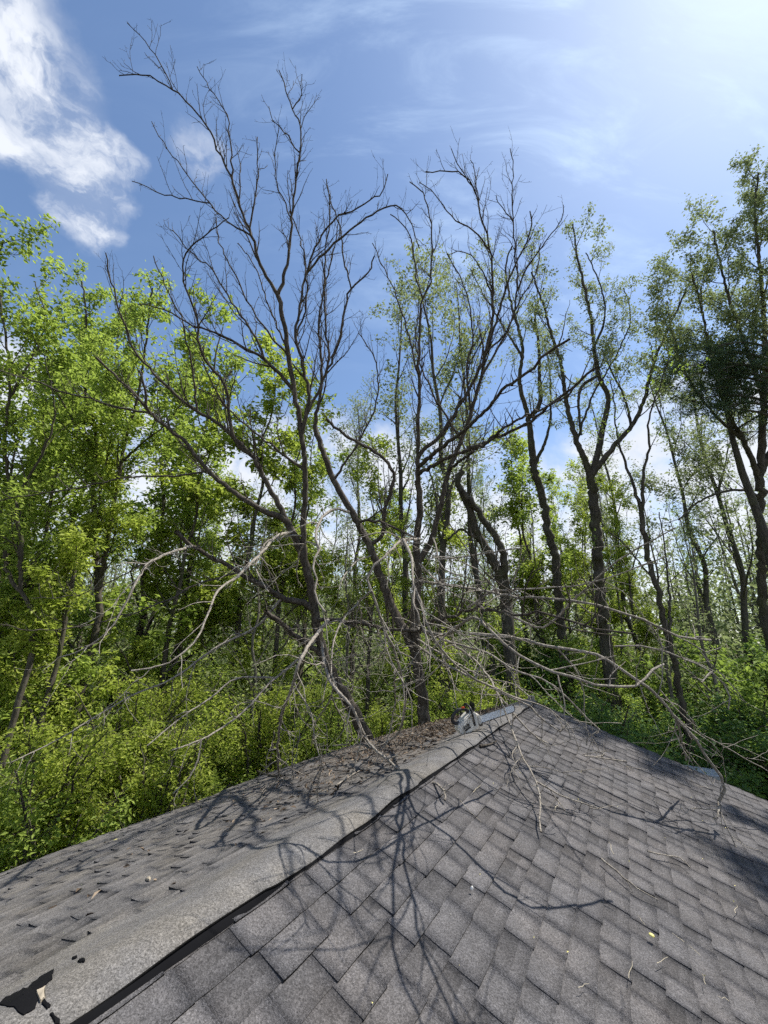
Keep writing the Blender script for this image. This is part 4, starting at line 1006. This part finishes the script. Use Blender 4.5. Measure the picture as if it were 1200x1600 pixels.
# low ground cover and dead leaves on the soil
def ground_cover():
    mb = MB(); n = 60000
    x = rng.uniform(-16, 22, n); y = rng.uniform(3, 26, n); keep = np.array([outside_roof(a, b_, 0.0) for a, b_ in zip(x, y)])
    nz = np.sin(x * 1.3) + np.sin(y * 1.7 + x * .6) + rng.normal(0, .8, n); keep &= nz > -0.3
    x, y = x[keep], y[keep]
    leaf_quads(mb, np.column_stack([x, y, rng.uniform(.02, .35, len(x))]), 0.09)
    tag(mb.build('ground_cover', M['leaf_mid'], smooth=False), 'low green weeds on the forest floor around the house', None, None, 'stuff')
    mt, t, out = mat('dead_leaf')
    at = t.new('ShaderNodeAttribute', attribute_type='GEOMETRY', attribute_name='tint')
    principled(t, out, t.ramp(at.outputs['Fac'], [(0, (0.035, 0.026, 0.019)), (.5, (0.115, 0.085, 0.06)), (1, (0.28, 0.22, 0.16))]), 0.85, .15)
    M['dead_leaf'] = mt
    mb = MB(); n = 26000
    x = rng.uniform(-10, 20, n); y = rng.uniform(3, 20, n); keep = np.array([outside_roof(a, b_, 0.0) for a, b_ in zip(x, y)]); x, y = x[keep], y[keep]
    leaf_quads(mb, np.column_stack([x, y, .10 + 0.12 * np.sin(x * 0.7 + 1) * np.sin(y * 0.6) + rng.uniform(0, .05, len(x))]), 0.11, droop=0.0, aspect=.8)
    tag(mb.build('leaf_litter', mt, smooth=False), 'brown dead leaves covering the forest floor', None, None, 'stuff')
    # bits of bark, catkins and leaf crumbs caught on the left slope
    mb = MB(); n = 3600
    s_ = -np.abs(rng.normal(0, 1.9, n)); q_ = 0.45 + np.abs(rng.normal(0, 1.25, n)); ok = (s_ > -8) & (q_ < 4.7); s_, q_ = s_[ok], q_[ok]
    leaf_quads(mb, roof_pt(s_, q_, rng.uniform(.012, .022, len(s_)), -1), 0.045, droop=0, aspect=.35)
    tag(mb.build('roof_debris', mt, smooth=False), 'brown bark crumbs and catkins lying on the upper left roof slope', None, None, 'stuff')
ground_cover()

# ------------------------------------------------------------------ things lying on the roof
def on_roof(px, py, lift):
    return hit_roof(px, py, lift)[0]
def stick(name, pts, w, label, material, cat, group=None, lift=0.018, kids=0.0, k=6, flat=False):
    P = np.array([on_roof(x, y, lift + (0.02 * math.sin(i) if not flat else 0) * 0.3) for i, (x, y) in enumerate(pts)])
    d = roof_depth(*pts[0]); r = w / 2 / FPX * d
    c = P.mean(0); root = empty(name, c, label, cat, group) if False else None
    B = spline(np.column_stack([P, np.linspace(r, r * .45, len(P))]), 0.04, 0.0015)
    mb = MB(); tube(mb, B[:, :3], B[:, 3], k, 0.08)
    if kids: tubes(mb, sprout([B], kids, .03, .12, (30, 60), 0.0, .2, .6, r * .5, .0012, 4, .15), 4)
    o = mb.build(name, material, offset=P[0]); o.location = tuple(float(v) for v in P[0]); return tag(o, label, cat, group)
pale = M['bark_pale']
stick('fallen_twig', [(940, 1342), (962, 1360), (985, 1380), (1005, 1394), (1028, 1406)], 3.0, 'long pale dry twig lying across the shingles in the middle of the right slope', pale, 'twig', kids=.12)
stick('fallen_twig', [(1012, 1330), (1040, 1336), (1062, 1340), (1078, 1355)], 2.4, 'short thin twig above the long pale twig on the right slope', pale, 'twig', kids=.15)
stick('fallen_twig', [(400, 1205), (420, 1212), (445, 1212)], 4.5, 'thick broken brown twig end at the left eave', M['bark_dead'], 'twig')
stick('fallen_twig', [(478, 1215), (520, 1200), (560, 1182), (600, 1168)], 4, 'brown stick lying in the debris near the dead trunk base', M['bark_dead'], 'twig', kids=.12)
stick('fallen_twig', [(524, 1228), (555, 1208), (585, 1196)], 3, 'thin pale stick beside the brown stick in the debris', pale, 'twig', kids=.12)
stick('fallen_twig', [(750, 1166), (762, 1164), (776, 1158)], 4, 'reddish twig next to the black edge of the ridge cap near the chainsaw', M['bark_dead'], 'twig')
mt_y = simple('petal', (0.62, 0.56, 0.20), .6)
M['catkin'] = simple('catkin', (0.42, 0.37, 0.27), .8)
def flake(name, px, py, size, material, label, cat, lift=.014, thick=.002, n=9, asp=.7, group=None):
    c, d, side, nrm = hit_roof(px, py, lift); r = size / 2 / FPX * d
    a = SID * rng.uniform(.5, 1) + RDG * rng.uniform(-1, 1); a -= a.dot(nrm) * nrm; a /= np.linalg.norm(a); b_ = np.cross(nrm, a)
    ang = np.linspace(0, 2 * math.pi, n, endpoint=False); rr = r * (1 + rng.normal(0, .13, n))
    ring = np.cos(ang)[:, None] * a * rr[:, None] + np.sin(ang)[:, None] * b_ * (rr * asp)[:, None]
    V = np.stack([ring * .02 + nrm * thick * 2.5, ring * .6 + nrm * thick * 2, ring + nrm * thick, ring * .95 - nrm * thick * .2]); V = np.concatenate([V, V[:, :1]], 1)
    o = grid_obj(name, V, material, None); o.location = tuple(float(v) for v in c); return tag(o, label, cat, group)
flake('fallen_leaf', 1018, 1462, 9, mt_y, 'small round yellow leaf lying on the right slope', 'leaf', thick=.004)
flake('wood_chip', 232, 1374, 30, M['felt'], 'pale pinkish wood chip lying on the left slope', 'wood chip', asp=.2, thick=.004, lift=.03)
flake('pebble', 737, 1389, 5, simple('white_stone', (.75, .73, .68), .8), 'tiny white pebble in the middle of the right slope', 'pebble', thick=.006)
flake('fallen_leaf', 180, 1312, 6, mt_y, 'tiny yellow leaf on the left slope above the eave', 'leaf', lift=.03)
cat_spots = [(985, 1515, 14, 1.4), (1035, 1500, 10, .5), (955, 1325, 11, 2.0), (1085, 1485, 12, 2.4), (912, 1540, 9, .3), (1100, 1530, 9, 1.9), (745, 1232, 8, .8), (1002, 1437, 10, 2.2), (870, 1260, 7, 1.2), (1130, 1560, 10, 2.7), (1060, 1465, 12, 2.5), (700, 1190, 6, .4), (560, 1330, 8, .3), (1150, 1420, 7, 1.5)]
for px, py, ln, an in cat_spots:
    pts = [(px + ln * math.cos(an) * t + 2.2 * math.sin(t * 3.1) * math.sin(an), py - ln * math.sin(an) * t - 2.2 * math.sin(t * 3.1) * math.cos(an)) for t in (-1, -.5, 0, .5, 1)]
    stick('catkin', pts, 1.0, 'small curled straw-coloured catkin lying on the grey shingles', M['catkin'], 'catkin', 'catkins scattered on the shingles', flat=True, lift=.014, k=4)
# tiny petals and bits
mbp = MB(); s_ = -rng.uniform(.2, 8.5, 170); q_ = rng.uniform(.15, 4.6, 170)
leaf_quads(mbp, roof_pt(s_, q_, .018, 1), 0.007, droop=0, aspect=.8)
tag(mbp.build('roof_crumbs', mt_y, smooth=False), 'tiny pale petals and crumbs sprinkled over the right roof slope', None, None, 'stuff')

# ------------------------------------------------------------------ chainsaw on the ridge
def bm_obj(name, bm, material, parent, bevel=0.0, smooth=False):
    if bevel > 0: bmesh.ops.bevel(bm, geom=bm.edges[:] + bm.verts[:], offset=bevel, segments=2, affect='EDGES', clamp_overlap=True)
    me = bpy.data.meshes.new(name); bm.to_mesh(me); bm.free()
    for p in me.polygons: p.use_smooth = smooth
    me.materials.append(material); return link(bpy.data.objects.new(name, me), parent)
def extrude_profile(pts, y0, y1):
    """outline in x, z extruded from y0 to y1"""
    bm = bmesh.new(); a = [bm.verts.new((x, y0, z)) for x, z in pts]; b_ = [bm.verts.new((x, y1, z)) for x, z in pts]
    bm.faces.new(a[::-1]); bm.faces.new(b_); n = len(pts)
    for i in range(n): bm.faces.new((a[i], a[(i + 1) % n], b_[(i + 1) % n], b_[i]))
    bmesh.ops.recalc_face_normals(bm, faces=bm.faces[:]); return bm
def tube_obj(name, pts, r, material, parent, k=10):
    B = spline(np.column_stack([np.array(pts, float), np.full(len(pts), r)]), .015); mb = MB(); tube(mb, B[:, :3], B[:, 3], k); return mb.build(name, material, parent)
M['saw_white'] = simple('saw_white', (0.58, 0.56, 0.51), .5, .4, var=.16, scale=30)
M['saw_black'] = simple('saw_black', (0.016, 0.016, 0.018), .45, .4)
M['saw_metal'] = simple('saw_metal', (0.70, 0.74, 0.78), .5, .5, metal=.1, var=.25, scale=40)
M['saw_chain'] = simple('saw_chain', (0.10, 0.09, 0.08), .55, .4, metal=.6)
M['saw_orange'] = simple('saw_orange', (0.55, 0.10, 0.03), .5, .4)
M['saw_label'] = simple('saw_label', (0.02, 0.02, 0.022), .4, .4)
M['saw_text'] = simple('saw_text', (0.62, 0.64, 0.62), .5, .3)
def chainsaw():
    dS = roof_depth(733, 1150, 0.0) - 0.02
    p = PT(733, 1134, dS); tip = PT(800, 1111, dS + 0.16)
    root = empty('chainsaw', p, 'dirty white chainsaw with black handles resting on the ridge near the peak', 'chainsaw')
    d = tip - p; d2 = d.copy(); d2[2] = 0; L_ = float(np.linalg.norm(d)); S = L_ / 0.62
    xa = d / np.linalg.norm(d); up_ = np.array((0, 0, 1.0)) - xa[2] * xa; up_ /= np.linalg.norm(up_)
    ya = np.cross(up_, xa)
    tilt = 0.10; up2 = up_ * math.cos(tilt) - ya * math.sin(tilt); ya = np.cross(up2, xa)
    R = Matrix(((xa[0], ya[0], up2[0]), (xa[1], ya[1], up2[1]), (xa[2], ya[2], up2[2])))
    root.rotation_euler = R.to_euler(); root.scale = (S, S, S)
    body = bm_obj('body', extrude_profile([(-.16, -.035), (-.175, .0), (-.168, .055), (-.12, .085), (-.05, .125), (.02, .158), (.085, .165), (.10, .12), (.105, .02), (.085, -.03), (0, -.045), (-.08, -.05)], -.075, .06), M['saw_white'], root, .012)
    bm_obj('starter_cover', extrude_profile([(-.10, -.03), (-.125, .02), (-.10, .07), (-.03, .105), (.03, .10), (.045, .04), (.02, -.02), (-.04, -.04)], -.088, -.0755), M['saw_white'], root, .006)
    lab = bm_obj('label_plate', extrude_profile([(-.105, -.012), (-.115, .045), (-.035, .068), (-.02, .012)], -.0915, -.0885), M['saw_label'], root)
    # worn pale characters on the label: three numeral-like strokes each built from small bars
    def bars(x0, z0, segs):
        bm = bmesh.new(); w_, h_ = .017, .030; t_ = .0042
        rects = {'a': (0, h_ - t_, w_, h_), 'g': (0, h_ / 2 - t_ / 2, w_, h_ / 2 + t_ / 2), 'd': (0, 0, w_, t_), 'f': (0, h_ / 2, t_, h_), 'e': (0, 0, t_, h_ / 2), 'b': (w_ - t_, h_ / 2, w_, h_), 'c': (w_ - t_, 0, w_, h_ / 2)}
        for i, s_ in enumerate(segs):
            x1, z1, x2, z2 = rects[s_]; y = -.0921 - .00015 * i
            vs = [bm.verts.new((x0 + a, y, z0 + b_ + a * .25)) for a, b_ in ((x1, z1), (x2, z1), (x2, z2), (x1, z2))]; bm.faces.new(vs)
        bmesh.ops.solidify(bm, geom=bm.faces[:], thickness=.0008)
        return bm_obj('numeral', bm, M['saw_text'], lab)
    bars(-.100, .012, 'abcdef'); bars(-.076, .017, 'abged'); bars(-.052, .022, 'abgcd')
    for nm, y0, y1 in (('front_cover', -.07, .055),):
        bm_obj(nm, extrude_profile([(.107, .0), (.107, .12), (.135, .115), (.15, .06), (.14, .0)], y0, y1), M['saw_white'], root, .008)
    bm_obj('muffler', extrude_profile([(.125, -.03), (.108, -.004), (.16, -.004), (.165, -.03)], -.05, .03), M['saw_chain'], root, .005)
    tube_obj('rear_handle', [(-.13, -.01, .075), (-.19, -.01, .09), (-.20, -.01, .15), (-.14, -.01, .205), (-.06, -.01, .215), (0, -.01, .19), (.02, -.01, .15)], .020, M['saw_black'], root)
    tube_obj('front_handle', [(.04, -.085, .02), (.03, -.10, .12), (.03, -.085, .215), (.03, 0, .24), (.03, .075, .22), (.04, .085, .10)], .013, M['saw_black'], root)
    bm_obj('hand_guard', extrude_profile([(.075, .16), (.09, .235), (.103, .255), (.110, .25), (.10, .225), (.092, .16)], -.06, .055), M['saw_black'], root, .003)
    bm_obj('trigger', extrude_profile([(-.10, .178), (-.06, .186), (-.055, .165), (-.09, .15)], -.018, -.002), M['saw_black'], root, .002)
    bm_obj('fuel_cap', extrude_profile([(-.07, .222), (-.05, .240), (-.025, .240), (-.01, .225), (-.03, .215)], -.03, .005), M['saw_orange'], root, .006)
    # guide bar with a rounded nose, the chain as a toothed rim around it
    L0, L1, hw = .13, .60, .040
    def outline(o):
        top = [(x, .045 + hw + o) for x in np.linspace(L0, L1, 24)]; nose = [(L1 + (hw + o) * math.sin(a), .045 + (hw + o) * math.cos(a)) for a in np.linspace(.2, math.pi - .2, 12)]
        return top + nose + [(x, .045 - hw - o) for x in np.linspace(L1, L0, 24)]
    bm_obj('guide_bar', extrude_profile(outline(0), -.042, -.034), M['saw_metal'], root)
    a_ = outline(.0005); b_ = outline(.009); bm = bmesh.new()
    for i in range(len(a_) - 1):
        k_ = 1.0 if i % 2 else .72
        q0 = [(a_[i]), (a_[i + 1])]; o0 = [tuple(np.array(a_[i]) + (np.array(b_[i]) - np.array(a_[i])) * k_), tuple(np.array(a_[i + 1]) + (np.array(b_[i + 1]) - np.array(a_[i + 1])) * k_)]
        vs = [bm.verts.new((x, y, z)) for y in (-.046, -.030) for x, z in (q0[0], q0[1], o0[1], o0[0])]
        for f in ((0, 1, 2, 3), (7, 6, 5, 4), (3, 2, 6, 7), (0, 3, 7, 4), (1, 5, 6, 2), (0, 4, 5, 1)): bm.faces.new([vs[j] for j in f])
    bm_obj('chain', bm, M['saw_chain'], root)
chainsaw()

# ------------------------------------------------------------------ things on the ground at the right
def ground_pt(px, py, z=0.0):
    r = ray(px, py); t = (z - CAM[2]) / r[2]; return CAM + r * t
def slab():
    p0 = PT(1062, 1203, 7.2); 
    root_z = 0.0
    mb = MB(); c = PT(1090, 1212, 7.4)
    w = .62; d = .5; h = c[2] + .1
    V = np.array([(x, y, z) for z in (-.1, h) for x, y in ((-w / 2, -d / 2), (w / 2, -d / 2), (w / 2, d / 2), (-w / 2, d / 2))])
    mb.add(V, [(0, 1, 5, 4), (1, 2, 6, 5), (2, 3, 7, 6), (3, 0, 4, 7), (4, 5, 6, 7), (3, 2, 1, 0)])
    o = mb.build('utility_box', simple('galvanised', (.30, .32, .33), .6, .4, .2), smooth=False); o.location = (float(c[0]), float(c[1]), 0); o.rotation_euler = (0, 0, -.5)
    bv = o.modifiers.new('bevel', 'BEVEL'); bv.width = .015; bv.segments = 2
    tag(o, 'grey metal box standing beyond the right roof edge next to the slender trunk', 'box')
slab()
def log():
    a = ground_pt(1150, 1225, .15); b_ = ground_pt(1215, 1208, .2); mb = MB(); B = spline(np.column_stack([np.array([a, (a + b_) / 2 + np.array((0, 0, .05)), b_]), [.13, .12, .1]]), .15, .01); tube(mb, B[:, :3], B[:, 3], 12, .08)
    o = mb.build('fallen_log', M['bark_mid'], offset=a); o.location = tuple(float(v) for v in a); tag(o, 'short brown log lying in dead leaves at the lower right', 'log')
log()
